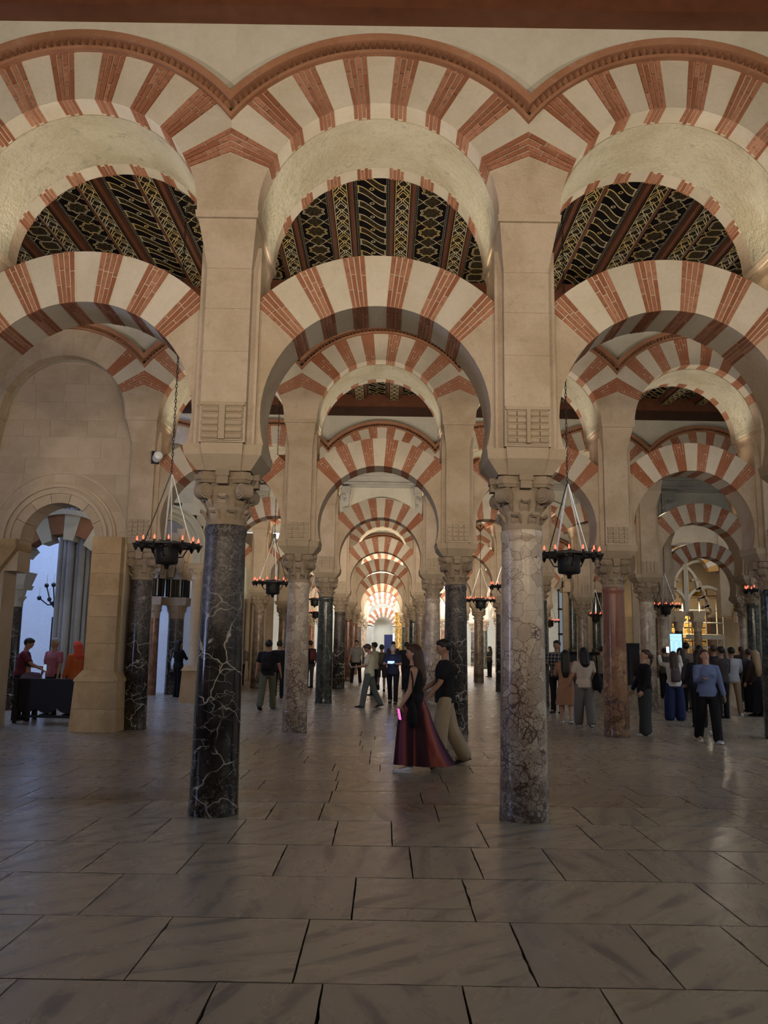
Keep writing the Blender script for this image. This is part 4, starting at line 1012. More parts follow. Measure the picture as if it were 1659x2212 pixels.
for q in range(160): a = RR.uniform(0, 2*pi); m.ball((.25*cos(a), .25*sin(a), RR.uniform(.1, 3.7)), RR.uniform(.03, .07), 5, 4)
put('carved_shaft', m.mesh('carved_shaft', GOLD, True), gc); put('base', MB().frustum(0, 0, 0, .42, .42, .5, .34, .34).mesh('base', ASHLAR), gc)
for y_, sc_, wd_ in ((73.4, .95, 'nearer'), (77.0, .80, 'farthest')):
    ea = empty('far_arch', (-.05, y_, 3.3), 0, f'tiny sunlit striped arch at the end of the aisle, {wd_} one', 'arch', 'sunlit arches at the far end')
    for q in range(17):
        a = radians(-88 + 11*q); put('voussoir', vous(wedge(a-radians(5.5), a+radians(5.5), 1.05*sc_, lambda t: 1.6*sc_), a, -.2, .2, BRICKV if q % 2 else WHITEV, 'voussoir'), ea, rot=(0, a, 0))
    for s_ in (-1, 1): put('jamb', MB().box(s_*1.32*sc_ - .2, s_*1.32*sc_ + .2, -.2, .2, -3.3, -.0).mesh('jamb', GREYST), ea)
bd = empty('blue_doorway', (.35, 74, 0), 0, 'dark doorway with a blue-white strip light at the very end of the aisle', 'doorway')
put('opening', MB().box(-.3, .45, 0, .1, 0, 2.5).mesh('opening', plain('deep_blue_dark', (.01,.015,.06))), bd); put('strip_light', MB().box(.46, .60, -.1, -.02, .5, 2.6).mesh('strip_light', emis('blue_strip', (.35,.6,1), 2.5, (.1,.2,.4))), bd)

# ---------------------------------------------------------------- people
SKIN = plain('skin_light', (.42,.235,.16), .5, .3, 0, .08); SKIN2 = plain('skin_tan', (.30,.16,.10), .5, .3, 0, .08)
def hair_mat(nm, c): return plain(nm, c, .5, .3, 0, .35, 60)
HAIRD, HAIRB, HAIRL, HAIRG = hair_mat('hair_black', (.012,.009,.008)), hair_mat('hair_brown', (.05,.026,.016)), hair_mat('hair_blond', (.30,.20,.11)), hair_mat('hair_grey', (.30,.28,.26))
_fab = {}
def fab(c):
    if c not in _fab: _fab[c] = plain('fabric_%d' % len(_fab), c, .85, .15, 0, .16, 7)
    return _fab[c]
def skirt_stripes():
    g = G('maroon_striped_skirt_cloth', .8, .15); x, y, z = g.xyz(); a = g.m('ARCTAN2', y, x)
    n = g.noise(1.5, 2); s = (a * 5.5 + n * 2.0).sin(); c = g.mix(g.ss(s, -.3, .5), (.035,.012,.016), (.20,.045,.035))
    c = g.mix(g.ss(s, .75, .95), c, (.26,.075,.05)); c = g.mix(g.ss((a * 3.0 + 1).sin(), .8, 1) * .6, c, (.10,.03,.09)); g.color(c); return g.mat
def stripe_mat(nm, a_, b_, f, thr=.5):
    g = G(nm, .8, .15); x, y, z = g.xyz(); g.color(g.mix(((z * f).fr()).lt(thr), a_, b_)); return g.mat
def plaid_mat():
    g = G('plaid_shirt_cloth', .85, .15); x, y, z = g.xyz(); l = ((x * 12).fr()).lt(.18).max(((z * 12).fr()).lt(.18)); g.color(g.mix(l, (.03,.025,.03), (.24,.22,.2))); return g.mat

class Body:
    """closed overlapping lofts, fused by a voxel remesh into one skin"""
    def __init__(s): s.m = MB()
    def loft(s, rings, seg=14):       # ring: centre, rx, ry, x axis, y axis
        vs = []; fs = []
        for c, rx, ry, ax, ay in rings:
            for i in range(seg): t = 2*pi*i/seg; vs.append(Vector(c) + ax*(rx*cos(t)) + ay*(ry*sin(t)))
        for j in range(len(rings)-1):
            for i in range(seg): i2 = (i+1) % seg; fs.append((j*seg+i, j*seg+i2, (j+1)*seg+i2, (j+1)*seg+i))
        fs.append(tuple(range(seg-1, -1, -1))); fs.append(tuple((len(rings)-1)*seg+i for i in range(seg)))
        s.m.add(vs, fs)
    def limb(s, pts, seg=12):         # pts: (position, radius)
        P = [Vector(p) for p, r in pts]; rr = [r for p, r in pts]; rings = []; n = len(P)
        d0 = (P[1]-P[0]).normalized(); a = d0.orthogonal().normalized()
        for j in range(n):
            d = (P[min(j+1, n-1)] - P[max(j-1, 0)]).normalized(); a = (a - d*a.dot(d)).normalized(); b = d.cross(a)
            if j == 0: rings += [(P[0]-d*rr[0]*.75, rr[0]*.5, rr[0]*.5, a, b), (P[0]-d*rr[0]*.4, rr[0]*.85, rr[0]*.85, a, b)]
            rings.append((P[j], rr[j], rr[j], a, b))
            if j == n-1: rings += [(P[j]+d*rr[j]*.4, rr[j]*.85, rr[j]*.85, a, b), (P[j]+d*rr[j]*.75, rr[j]*.5, rr[j]*.5, a, b)]
        s.loft(rings, seg)
WORK = bpy.data.scenes.new('work'); GB = 1.10
def fuse(mb, name, mat, voxel, extra=None, smooth=4):
    me = mb.mesh(name, mat, fix=False); o = bpy.data.objects.new(name, me); WORK.collection.objects.link(o)
    md = o.modifiers.new('r', 'REMESH'); md.mode = 'VOXEL'; md.voxel_size = voxel
    sm = o.modifiers.new('s', 'SMOOTH'); sm.factor = .5; sm.iterations = smooth
    vl = WORK.view_layers[0]; vl.update(); dg = vl.depsgraph; ev = o.evaluated_get(dg); out = bpy.data.meshes.new_from_object(ev)
    bpy.data.objects.remove(o); bpy.data.meshes.remove(me)
    if extra is not None:
        bm = bmesh.new(); bm.from_mesh(out); ex = extra.mesh('x', mat); bm.from_mesh(ex); bm.to_mesh(out); bm.free(); bpy.data.meshes.remove(ex)
    if not out.materials: out.materials.append(mat)
    out.polygons.foreach_set('use_smooth', [True]*len(out.polygons)); out.name = name
    return out
def person(label, loc, face, h=1.6, top=(.02,.02,.02), bottom=(.02,.02,.02), shoe=(.02,.02,.02), hair=HAIRD, hairlen=0, skin=SKIN, group='visitors in the hall',
           legs=((0, 0), (0, 0)), arms=((5, 10, 8), (5, 10, 8)), sleeve='short', lower='trousers', wide=1.0, female=False, head=(0, 0), lean=0, near=False, seated=False, stance=.0, coat=None, lowlen=None, tw=1.0, fwd=None):
    """face: heading in degrees, 0 = away from the camera (+y), 90 = to the left; legs: (swing forward, knee bend); arms: (swing forward, elbow bend, spread[, inward])"""
    S = h / 1.70; root = empty('person', (loc[0], loc[1], 0), radians(face), label, 'person', group)
    X_, Y_, Z_ = Vector((1,0,0)), Vector((0,1,0)), Vector((0,0,1)); vox = .012 if near else .017
    hipz = .90; sw = (.165 if female else .19) * tw; hw = .095
    J = {}
    for q, s in enumerate((-1, 1)):
        sg, kb = legs[q]; a = radians(sg); b = radians(sg - kb); hip = Vector((s*hw, 0, 0)); sp = s*(stance)
        kn = hip + Vector((sp*.5, sin(a)*.42, -cos(a)*.42)); an = kn + Vector((sp*.5, sin(b)*.42, -cos(b)*.42)); J['hip', s], J['kn', s], J['an', s] = hip, kn, an; J['pitch', s] = b
    low = min(J['an', -1].z, J['an', 1].z); base = -low + .075
    if seated: base = .50
    off = Vector((0, 0, base))
    for k_ in list(J):
        if k_[0] != 'pitch': J[k_] = J[k_] + off
    pel = off.copy(); le = radians(lean); up = Vector((0, sin(le), cos(le))); fw = Vector((0, cos(le), -sin(le)))
    waist = pel + up*.14; chest = pel + up*.38; neck = pel + up*.53; hp, hy = radians(head[0]), radians(head[1])
    hup = (up*cos(hp) + fw*sin(hp)); hfw = (fw*cos(hp) - up*sin(hp)); hx = (X_*cos(hy) + hfw*sin(hy)); hfw2 = hfw*cos(hy) - X_*sin(hy)
    hc = neck + up*.03 + hup*.145
    Bd = Body(); Tp = Body()
    def torso(B, g, hem):
        r = [(pel - up*.02, .155, .11), (pel + up*.06, .160, .115), (waist, .130 if female else .140, .098), (pel + up*.26, .148 if female else .158, .108), (chest, .165 if female else .182, .118), (pel + up*.455, .150 if female else .168, .098), (pel + up*.50, .085, .07), (pel+up*.53, .055, .058)]
        if female: pass
        rr = [(c, (a+g)*tw, (b+g)*(tw*.5+.5), X_, fw) for c, a, b in r]
        if hem is not None: rr = [(pel + up*hem, (.158+g*1.3)*tw, .112+g*1.3, X_, fw)] + [q_ for q_ in rr[1:] if (q_[0]-pel).dot(up) > hem + .03]
        B.loft(rr, 18)
        if female:
            for s in (-1, 1): B.m.ball(pel + up*.345 + fw*.085 + X_*s*.065, (.058+g*.6, .05+g*.6, .055+g*.6), 10, 7)
    torso(Bd, 0, None)
    Bd.limb([(neck - up*.03, .056), (neck + up*.05, .052), (hc - hup*.03, .05)])
    rx, ry = .073, .092
    Bd.m.ball(hc + hfw2*.004, .084, 14, 10, 0, Matrix((hx, hfw2, hup)).transposed().to_4x4() @ Matrix.Diagonal((.88, 1.08, 1.25, 1)))
    Bd.m.ball(hc - hup*.055 + hfw2*.030, (.052, .056, .05), 10, 8)
    nose = MB() ; T4 = Matrix.Translation(hc) @ Matrix((hx, hfw2, hup)).transposed().to_4x4()
    Bd.m.add([T4 @ Vector(v) for v in ((-.016,.08,-.035),(.016,.08,-.035),(0,.112,-.028),(-.008,.078,.022),(.008,.078,.022),(0,.09,.02))], [(0,1,2),(0,2,5,3),(1,4,5,2),(0,3,4,1),(3,5,4)])
    for s in (-1, 1): Bd.m.ball(T4 @ Vector((s*.076, -.005, -.01)), (.012, .02, .03), 8, 6)
    hands = MB(); grip = {}
    for q, s in enumerate((-1, 1)):
        ar = arms[q]; sg, eb, ab = ar[:3]; inw = radians(ar[3]) if len(ar) > 3 else 0; a = radians(sg); sp = radians(ab)
        sh = neck - up*.055 + X_*s*sw; d = Vector((s*sin(sp), sin(a)*cos(sp), -cos(a)*cos(sp))).normalized(); el = sh + d*.27
        e = radians(eb); fz = (fw*cos(0)); d2 = Vector((d.x*cos(e) , 0, 0)); fd = a + e; d2 = Vector((s*sin(sp)*(1-min(1, abs(e)))-s*sin(inw), sin(fd)*cos(inw), -cos(fd))).normalized(); wr = el + d2*.245
        J['sh', s], J['el', s], J['wr', s] = sh, el, wr; grip[s] = (wr + d2*.10, d2)
        Bd.limb([(neck - up*.06 + X_*s*.06, .055), (sh, .052), (sh*.5+el*.5, .043), (el, .037), (el*.6+wr*.4, .036), (wr, .024)])
        sd = Vector((0,0,1)).cross(d2); sd = sd.normalized() if sd.length > .3 else X_*1.0; nrm = d2.cross(sd).normalized()
        if abs(d2.z) > .8: sd = Y_ - d2*Y_.dot(d2); sd.normalize(); nrm = d2.cross(sd).normalized()
        # palm and five fingers
        Bd.loft([(wr - d2*.01, .024, .018, sd, nrm), (wr + d2*.03, .034, .016, sd, nrm), (wr + d2*.075, .040, .014, sd, nrm), (wr + d2*.09, .036, .012, sd, nrm)], 10)
        for f, (o_, L) in enumerate(((-.029, .062), (-.010, .075), (.010, .070), (.028, .054))):
            p0 = wr + d2*.08 + sd*o_; c1 = (d2 - nrm*.18*s).normalized(); c2 = (d2 - nrm*.7*s).normalized()
            hands.tube([p0, p0 + c1*L*.5, p0 + c1*L*.5 + c2*L*.5], .0085, 6, 0, .006)
        p0 = wr + d2*.025 - sd*.026; hands.tube([p0, p0 - sd*.022 + d2*.03, p0 - sd*.026 + d2*.062], .0105, 6, 0, .007)
    for s in (-1, 1):
        hip, kn, an = J['hip', s], J['kn', s], J['an', s]
        Bd.limb([(hip, .085), (hip*.5+kn*.5, .068), (kn, .050), (kn*.65+an*.35, .052), (an, .032)]); Bd.limb([(an - Z_*.02 + Y_*.0, .034), (an - Z_*.045 + Y_*.10, .03)])
    body = put('body', fuse(Bd.m, 'body', skin, vox, hands), root, scale=(S*GB, S*GB, S))
    def child(nm, mb, mat, v=vox, par=None, smooth=4): return put(nm, fuse(mb, nm, mat, v, None, smooth), par or root, scale=(S*GB, S*GB, S))
    # top
    tm = top if isinstance(top, bpy.types.Material) else fab(top)
    if top is not None:
        Tp = Body(); torso(Tp, .017, -.06 if lowlen is None else lowlen)
        if sleeve != 'none':
            for s in (-1, 1):
                sh, el, wr = J['sh', s], J['el', s], J['wr', s]
                pts = [(neck - up*.055 + X_*s*.07, .068), (sh, .066), (sh*.5+el*.5, .060)]
                if sleeve == 'short': pts.append((sh*.3+el*.7, .058))
                else: pts += [(el, .051), (el*.5+wr*.5, .047), (wr - (wr-el)*.06, .042)]
                Tp.limb(pts)
        child('dress' if lower == 'none' else 'top', Tp.m, tm)
    bmx = bottom if isinstance(bottom, bpy.types.Material) else fab(bottom)
    if lower == 'trousers' or lower == 'shorts':
        T_ = Body(); T_.loft([(pel - up*.10, .155*tw, .112, X_, Y_), (pel - up*.02, .172*tw, .125, X_, Y_), (pel + up*.08, .166*tw, .118, X_, Y_), (pel + up*.13, .145*tw, .105, X_, Y_)], 16)
        for s in (-1, 1):
            hip, kn, an = J['hip', s], J['kn', s], J['an', s]
            pts = [(hip, .094), (hip*.5+kn*.5, .082*(.6+.4*wide))]
            if lower == 'shorts': pts.append((hip*.12+kn*.88, .078))
            else: pts += [(kn, .064*wide), (kn*.5+an*.5, .062*wide), (an + Z_*.0, .060*wide)]
            T_.limb(pts, 14)
        child('trousers' if lower == 'trousers' else 'shorts', T_.m, bmx)
    elif lower in ('skirt', 'none'):
        L = {'skirt': (pel.z + .12, .10), 'none': (pel.z + .05, .43)}[lower]; zt, zb = L; sway = fwd or 0.0; vs = []; fs = []; seg = 48; n = 12; m_ = MB()
        for j in range(n+1):
            t = j/n; z = zt + (zb-zt)*t; r = (.125 + .05*min(1, t*4) + (.20 if lower == 'skirt' else .06)*t*wide); fold = .09*t if lower == 'skirt' else .03*t
            for i in range(seg):
                a = 2*pi*i/seg; rr = r*(1 + fold*sin(a*7 + .6) + fold*.5*sin(a*11)); back = -sway*t*t*(1 - .9*max(0, sin(a)))
                vs.append((rr*cos(a)*.92, rr*sin(a)*.95 + back, z))
        for j in range(n):
            for i in range(seg): i2 = (i+1) % seg; fs.append((j*seg+i, j*seg+i2, (j+1)*seg+i2, (j+1)*seg+i))
        fs.append(tuple(range(seg)))
        m_.add(vs, fs); me = m_.mesh('skirt', bmx, 'all'); so = put('skirt', me, root, scale=(S*GB, S*GB, S))
    # shoes
    sm = fab(shoe); sole = fab((.55,.55,.55) if sum(shoe) > .6 else (.03,.03,.03))
    for s in (-1, 1):
        an = J['an', s]; b = J['pitch', s]; T = Matrix.Translation(an) @ Matrix.Rotation(b*.8 if b < 0 else b*.4, 4, 'X')
        m_ = MB(); prof = [(-.065, .030, -.02), (-.055, .036, .02), (-.01, .040, .015), (.05, .043, -.012), (.11, .044, -.030), (.16, .036, -.042), (.185, .020, -.050)]; seg = 10; vs = []
        for (y_, r_, zt) in prof:
            for i in range(seg):
                t = 2*pi*i/seg; z_ = -.056 + (zt + .056) * (.5 + .5*sin(t)); vs.append(T @ Vector((r_*cos(t), y_, z_)))
        n_ = len(prof); m_.add(vs, [tuple(range(seg-1, -1, -1)), tuple((n_-1)*seg+i for i in range(seg))] + [(j*seg+i, j*seg+(i+1) % seg, (j+1)*seg+(i+1) % seg, (j+1)*seg+i) for j in range(n_-1) for i in range(seg)])
        so = put('shoe', m_.mesh('shoe', sm, 'all'), root, scale=(S*GB, S*GB, S))
        o2 = [(-.068,.030),(-.03,.040),(.05,.044),(.12,.046),(.17,.034),(.19,.012)]; P = [(r_, y_) for y_, r_ in o2] + [(-r_, y_) for y_, r_ in reversed(o2)]; k_ = len(P); m_ = MB(); th = .030 if near else .018
        m_.add([T @ Vector((x, y_, -.075)) for x, y_ in P] + [T @ Vector((x, y_, -.075 + th)) for x, y_ in P], [tuple(range(k_)), tuple(range(2*k_-1, k_-1, -1))] + [(i, (i+1) % k_, (i+1) % k_+k_, i+k_) for i in range(k_)])
        put('sole', m_.mesh('sole', sole), so)
    # hair
    H = Body(); Rm = Matrix((hx, hfw2, hup)).transposed().to_4x4()
    H.m.ball(hc + hup*.030 - hfw2*.020, .090, 14, 10, 0, Rm @ Matrix.Diagonal((.96, 1.06, 1.12, 1))); H.m.ball(hc + hup*.072 + hfw2*.018, .066, 12, 8, 0, Rm @ Matrix.Diagonal((1.1, 1.15, .75, 1)))
    if hairlen > 0:
        L = hairlen; q0 = hc - hfw2*.045; 
        for sx_ in (-.022, .022): H.limb([(q0 + hup*.02 + X_*sx_, .080), (q0 - hup*.08 - hfw2*.01 + X_*sx_*1.2, .076), (neck - fw*(.085) - up*(L*.35) + X_*sx_*1.5, .070), (neck - fw*.11 - up*L*.7 + X_*sx_*1.4, .060), (neck - fw*.11 - up*L + X_*sx_*.9, .040)], 12)
    if hairlen == -1: H.m.ball(hc - hfw2*.115 + hup*.02, .045, 10, 7); H.limb([(hc - hfw2*.12, .03), (hc - hfw2*.15 - hup*.10, .026), (hc - hfw2*.14 - hup*.17, .012)])
    if hair is not None: child('hair', H.m, hair, vox, None, 2)
    for s in (-1, 1):
        put('eye', MB().ball(T4 @ Vector((s*.030, .080, .004)), (.011, .008, .007), 8, 5).mesh('eye', fab((.02,.015,.012))), body)
    put('mouth', MB().ball(T4 @ Vector((0, .083, -.066)), (.022, .008, .006), 8, 5).mesh('mouth', fab((.22,.07,.06))), body)
    Mx = Matrix.Translation((loc[0], loc[1], 0)) @ Matrix.Rotation(radians(face), 4, 'Z') @ Matrix.Diagonal((S*GB, S*GB, S, 1))
    return root, {'hand': {s: Mx @ grip[s][0] for s in grip}, 'neck': Mx @ neck, 'back': Mx @ (chest - fw*.15), 'head': Mx @ hc, 'M': Mx, 'S': S, 'face': face, 'local': dict(neck=neck, chest=chest, hc=hc, up=up, fw=fw)}
def backpack(inf, mat, lab, w_=.28, hh=.40, low=0, strap=True):
    l = inf['local']; r = empty('backpack', inf['M'] @ (l['chest'] - l['fw']*.20 - l['up']*(.10 + low)), radians(inf['face']), lab, 'backpack'); S = inf['S']
    m = Body(); m.loft([((0,0,z*hh), w_*.5*a, .075*b, Vector((1,0,0)), Vector((0,1,0))) for z, a, b in ((-.5,.85,.7),(-.46,1,1),(-.1,1.03,1.1),(.25,.98,.95),(.42,.75,.7),(.5,.4,.4))], 20)
    put('bag', m.m.mesh('bag', mat, 'all'), r, scale=(S,)*3); m = Body(); m.loft([((0,-.085,z*hh), w_*.38*a, .03, Vector((1,0,0)), Vector((0,1,0))) for z, a in ((-.42,.8),(-.38,1),(-.12,1),(-.06,.8))], 16); put('front_pocket', m.m.mesh('front_pocket', mat, 'all'), r, scale=(S,)*3)
    for s in (-1, 1): put('shoulder_strap', MB().tube([(s*.09,.03,hh*.40), (s*.11,.14,hh*.52+.03), (s*.115,.27,hh*.42), (s*.12,.29,hh*.1), (s*.13,.16,-hh*.3)], .018, 6).mesh('shoulder_strap', mat), r, scale=(S,)*3)
    return r
def phone(pos, lab, rz=0, tilt=60, glow=None, sz=(.072, .15)):
    r = empty('phone', pos, rz, lab, 'phone'); w_, hh = sz[0]/2, sz[1]/2; T = Matrix.Rotation(radians(tilt), 4, 'X')
    put('case', MB().box(-w_, w_, -.005, .005, -hh, hh, 0, T).mesh('case', IRON), r)
    put('display', MB().box(-w_*.9, w_*.9, -.007, -.0052, -hh*.94, hh*.94, 0, T).mesh('display', glow or emis('dim_phone_display', (.5,.6,.8), .6)), r); return r
def bag(pos, lab, mat, w_=.30, hh=.28, d=.12, rz=0, strap=.5):
    r = empty('shoulder_bag', pos, rz, lab, 'bag'); m = Body(); m.loft([((0,0,z*hh), w_*.5*a, d*.5*b, Vector((1,0,0)), Vector((0,1,0))) for z, a, b in ((-.5,.7,.6),(-.42,.98,1),(0,1.05,1.1),(.35,.9,.7),(.5,.78,.35))], 18)
    put('pouch', m.m.mesh('pouch', mat, 'all'), r); put('strap', MB().tube([(-w_*.36,0,hh*.45), (-w_*.2,0,hh*.45+strap*.7), (0,0.02,hh*.45+strap), (w_*.2,0,hh*.45+strap*.7), (w_*.36,0,hh*.45)], .010, 6).mesh('strap', mat), r); return r
BLK = (.012,.011,.013); WHT = (.62,.60,.58)
PINKG = emis('pink_phone_glow', (.9,.16,.55), .9); BLUEG = emis('blue_tablet_glow', (.25,.45,1.0), 2.2)
# couple walking left
_, A = person('woman walking left in black camisole and long maroon striped skirt, white sneakers', (.40, 11.1), 90, 1.58, BLK, skirt_stripes(), (.75,.75,.76), HAIRB, .27, SKIN, legs=((6, 3), (-15, 22)), arms=((10, 16, 6), (-10, 14, 6)), sleeve='none', lower='skirt', female=True, near=True, head=(2, 0), fwd=.26, wide=.50)
bag(A['M'] @ Vector((-.27, .02, .80)), 'black handbag carried by the woman in the maroon skirt', fab(BLK), .30, .32, .12, radians(90), .38)
phone(A['hand'][-1] + Vector((.02, -.02, -.02)), 'phone with pink glowing display held low by the woman in maroon', radians(-62), 12, PINKG)
person('man in black t-shirt and wide khaki trousers walking left behind the woman', (.86, 11.75), 90, 1.66, BLK, (.30,.23,.15), BLK, HAIRD, 0, SKIN2, legs=((9, 6), (-11, 14)), arms=((18, 20, 8), (22, 30, 8)), wide=1.6, near=True, head=(8, 0))
# left of the aisle
_, B_ = person('man from behind in black t-shirt and olive trousers, walking away, left of the aisle', (-2.82, 20.8), -4, 1.66, BLK, (.085,.085,.055), (.1,.1,.1), HAIRD, 0, SKIN2, legs=((-18, 12), (14, 4)), arms=((-8, 12, 10), (8, 12, 10)), wide=1.25, near=True)
backpack(B_, fab(BLK), 'black backpack on the man in olive trousers')
person('person in black partly hidden behind the rosy breccia column', (-3.1, 25.2), 10, 1.64, BLK, BLK, BLK, HAIRD, 0, SKIN2)
_, B_ = person('person in beige jacket looking down at a phone, far left by the iron grille', (-5.45, 32.6), 70, 1.55, (.26,.20,.14), BLK, BLK, HAIRD, 0, SKIN2, arms=((20, 70, 6), (20, 70, 6)), sleeve='long', head=(28, 0))
backpack(B_, fab((.22,.17,.12)), 'beige backpack of the person at the grille')
_, B_ = person('person in black with backpack standing right of the rosy column', (-2.72, 31.3), 40, 1.68, BLK, (.05,.05,.06), BLK, HAIRD, 0, SKIN2, arms=((20, 80, 6), (10, 20, 6)))
backpack(B_, fab((.10,.03,.03)), 'dark red backpack beside the rosy column')
person('dark-clothed person just left of the dark green column', (-2.40, 33.2), 150, 1.6, (.03,.03,.04), BLK, BLK, HAIRD, 0, SKIN2)
person('woman in dark dress between the green and black columns', (-1.98, 34.4), 30, 1.5, (.05,.03,.03), (.05,.03,.03), BLK, HAIRD, .2, SKIN2, female=True, lower='none')
person('tall young man in grey t-shirt and black trousers facing the camera', (-1.1, 34.4), 175, 1.74, (.26,.25,.24), BLK, (.3,.3,.3), HAIRD, 0, SKIN, stance=.06)
_, B_ = person('man in pale yellow t-shirt reading his phone, standing in mid aisle', (-.36, 22.0), 80, 1.60, (.50,.46,.34), (.10,.11,.10), BLK, HAIRB, 0, SKIN2, legs=((12, 4), (-14, 10)), arms=((14, 72, 4), (14, 72, 4)), near=True, head=(24, 0), wide=1.25)
phone(B_['hand'][-1] + Vector((-.03, 0, .03)), 'phone held by the man in the pale yellow t-shirt', radians(90), -30)
bag(B_['M'] @ Vector((.0, .15, 1.25)), 'small olive pouch strapped on the chest of the man in yellow', fab((.09,.08,.05)), .2, .16, .08, radians(80), .2)
_, B_ = person('person in black cap lit blue by a tablet, centre of the aisle', (.27, 23.5), 172, 1.60, (.02,.02,.035), BLK, BLK, HAIRG, 0, SKIN, legs=((8, 2), (-12, 12)), arms=((26, 70, 6, 30), (26, 70, 6, 30)), head=(30, 0), near=True)
phone((B_['hand'][-1] + B_['hand'][1]) / 2 + Vector((0, -.05, .03)), 'glowing tablet held by the person in mid aisle', 0, 60, BLUEG, (.20,.15))
lamp('POINT', 'tablet_glow', tuple((B_['hand'][-1] + B_['hand'][1]) / 2 + Vector((0, .02, .12))), 1.6, (.35,.5,1), .05)
_, B_ = person('person in shorts with olive backpack walking away in mid aisle', (-.06, 29.5), 0, 1.60, (.06,.05,.04), (.05,.04,.04), BLK, HAIRD, 0, SKIN2, legs=((-24, 30), (16, 4)), lower='shorts')
backpack(B_, fab((.09,.08,.045)), 'olive backpack of the person in shorts')
person('person in light shirt with outstretched arm behind the man in yellow', (-.30, 27.2), 60, 1.64, (.35,.31,.22), BLK, BLK, HAIRD, 0, SKIN2, arms=((5, 10, 8), (70, 8, 20)))
person('dark-haired person behind the tablet reader, right side', (.85, 31.2), 10, 1.68, BLK, BLK, BLK, HAIRD, 0, SKIN2)
person('dark-haired person behind the tablet reader, further back', (.42, 36.5), 10, 1.72, (.04,.04,.05), BLK, BLK, HAIRD, 0, SKIN2)
person('man in pinkish white shirt seen from behind, beside the second-row black column', (1.36, 25.2), -14, 1.72, (.42,.34,.33), BLK, BLK, HAIRD, 0, SKIN2, legs=((-8, 10), (10, 4)), arms=((12, 60, 8), (5, 20, 8)), sleeve='long', near=True)
_, B_ = person('small distant woman in black, right of the red-brown column', (5.65, 45.0), 120, 1.58, (.05,.05,.05), BLK, BLK, HAIRD, .1, SKIN2, female=True, arms=((20, 70, 6), (5, 10, 6)))
person('tiny distant person in pink beside the second-row black column', (4.65, 50.0), 0, 1.6, (.4,.2,.18), BLK, BLK, HAIRD, 0, SKIN2)
# right side
person('man in dark plaid shirt standing by the cream column, facing left', (4.35, 21.2), 150, 1.74, plaid_mat(), BLK, BLK, HAIRD, 0, SKIN2, arms=((22, 80, 8), (22, 80, 8, 20)), sleeve='long', near=True)
_, B_ = person('woman from behind in short tan dress with long dark hair', (3.98, 18.5), -12, 1.52, (.30,.155,.09), (.30,.155,.09), (.3,.22,.16), HAIRD, .34, SKIN, female=True, lower='none', arms=((26, 60, 14), (10, 20, 14)), legs=((6, 0), (-8, 6)), near=True, wide=1.3, sleeve='long')
_, B_ = person('woman from behind in cream top and wide grey trousers, dark bobbed hair', (4.20, 17.75), 4, 1.58, (.50,.40,.32), (.14,.13,.12), (.55,.52,.48), HAIRD, .12, SKIN, female=True, legs=((7, 0), (-7, 6)), arms=((10, 30, 10), (14, 40, 16)), near=True, wide=1.6)
bag(B_['M'] @ Vector((.26, -.05, .98)), 'large black shoulder bag of the woman in the cream top', fab(BLK), .34, .36, .2, radians(80), .42)
person('person in olive shirt crouching on one knee behind the cream-topped woman', (6.75, 26.2), -20, 1.66, (.16,.14,.10), BLK, BLK, HAIRD, 0, SKIN2, legs=((70, 80), (20, 30)), arms=((30, 70, 8), (30, 70, 8)), lean=6)
person('distant bald man in pale blue shirt between columns', (7.4, 36.0), 150, 1.62, (.3,.34,.4), BLK, BLK, None, 0, SKIN, sleeve='long')
person('woman in black jacket over striped shirt looking up, leaning near the red column', (4.95, 16.1), 95, 1.56, BLK, (.045,.05,.048), (.55,.55,.5), HAIRB, -1, SKIN, female=True, legs=((4, 0), (-4, 0)), arms=((6, 22, 8), (6, 22, 8)), sleeve='long', head=(-14, 0), wide=1.7, near=True)
_, B_ = person('woman from behind in white top and wide blue trousers photographing the screen', (6.68, 19.5), -6, 1.52, (.55,.50,.45), (.018,.025,.07), BLK, HAIRB, .22, SKIN, female=True, arms=((95, 55, 14), (95, 55, 14)), sleeve='long', wide=1.95, near=True, stance=.03)
backpack(B_, fab((.10,.075,.08)), 'small brown-grey backpack on the woman in blue trousers', .24, .34, .05)
phone((B_['hand'][-1] + B_['hand'][1]) / 2 + Vector((-.02, 0, .06)), 'phone raised by the woman in blue trousers', radians(0), 0, emis('bright_phone_display', (.7,.85,1), 1.4))
person('man from behind in taupe ribbed sweater and grey trousers', (8.3, 23.2), -6, 1.76, stripe_mat('ribbed_taupe_knit', (.20,.145,.115), (.15,.105,.085), 26), (.085,.085,.08), BLK, HAIRD, 0, SKIN2, arms=((10, 20, 8), (40, 50, 20)), sleeve='long', near=True)
_, B_ = person('woman in blue blouse and black trousers walking toward the camera, looking up', (5.75, 15.1), 176, 1.60, (.125,.155,.27), BLK, (.45,.40,.36), HAIRB, .26, SKIN, female=True, legs=((14, 2), (-10, 14)), arms=((8, 8, 10), (20, 82, 8, 10)), sleeve='long', head=(-26, 10), wide=1.35, near=True)
person('man from behind in light grey shirt and khaki trousers, white sneakers', (8.72, 21.2), 6, 1.64, (.30,.30,.32), (.27,.18,.11), WHT, HAIRD, 0, SKIN2, arms=((2, 6, 12), (16, 40, 16, 30)), sleeve='long', stance=.08, near=True, wide=1.1)
person('woman with long blond hair and black dress at the right frame edge', (9.30, 21.2), 20, 1.58, (.03,.018,.015), BLK, BLK, HAIRL, .38, SKIN, female=True, lower='skirt', sleeve='long', near=True, wide=.5)
RR = random.Random(21)
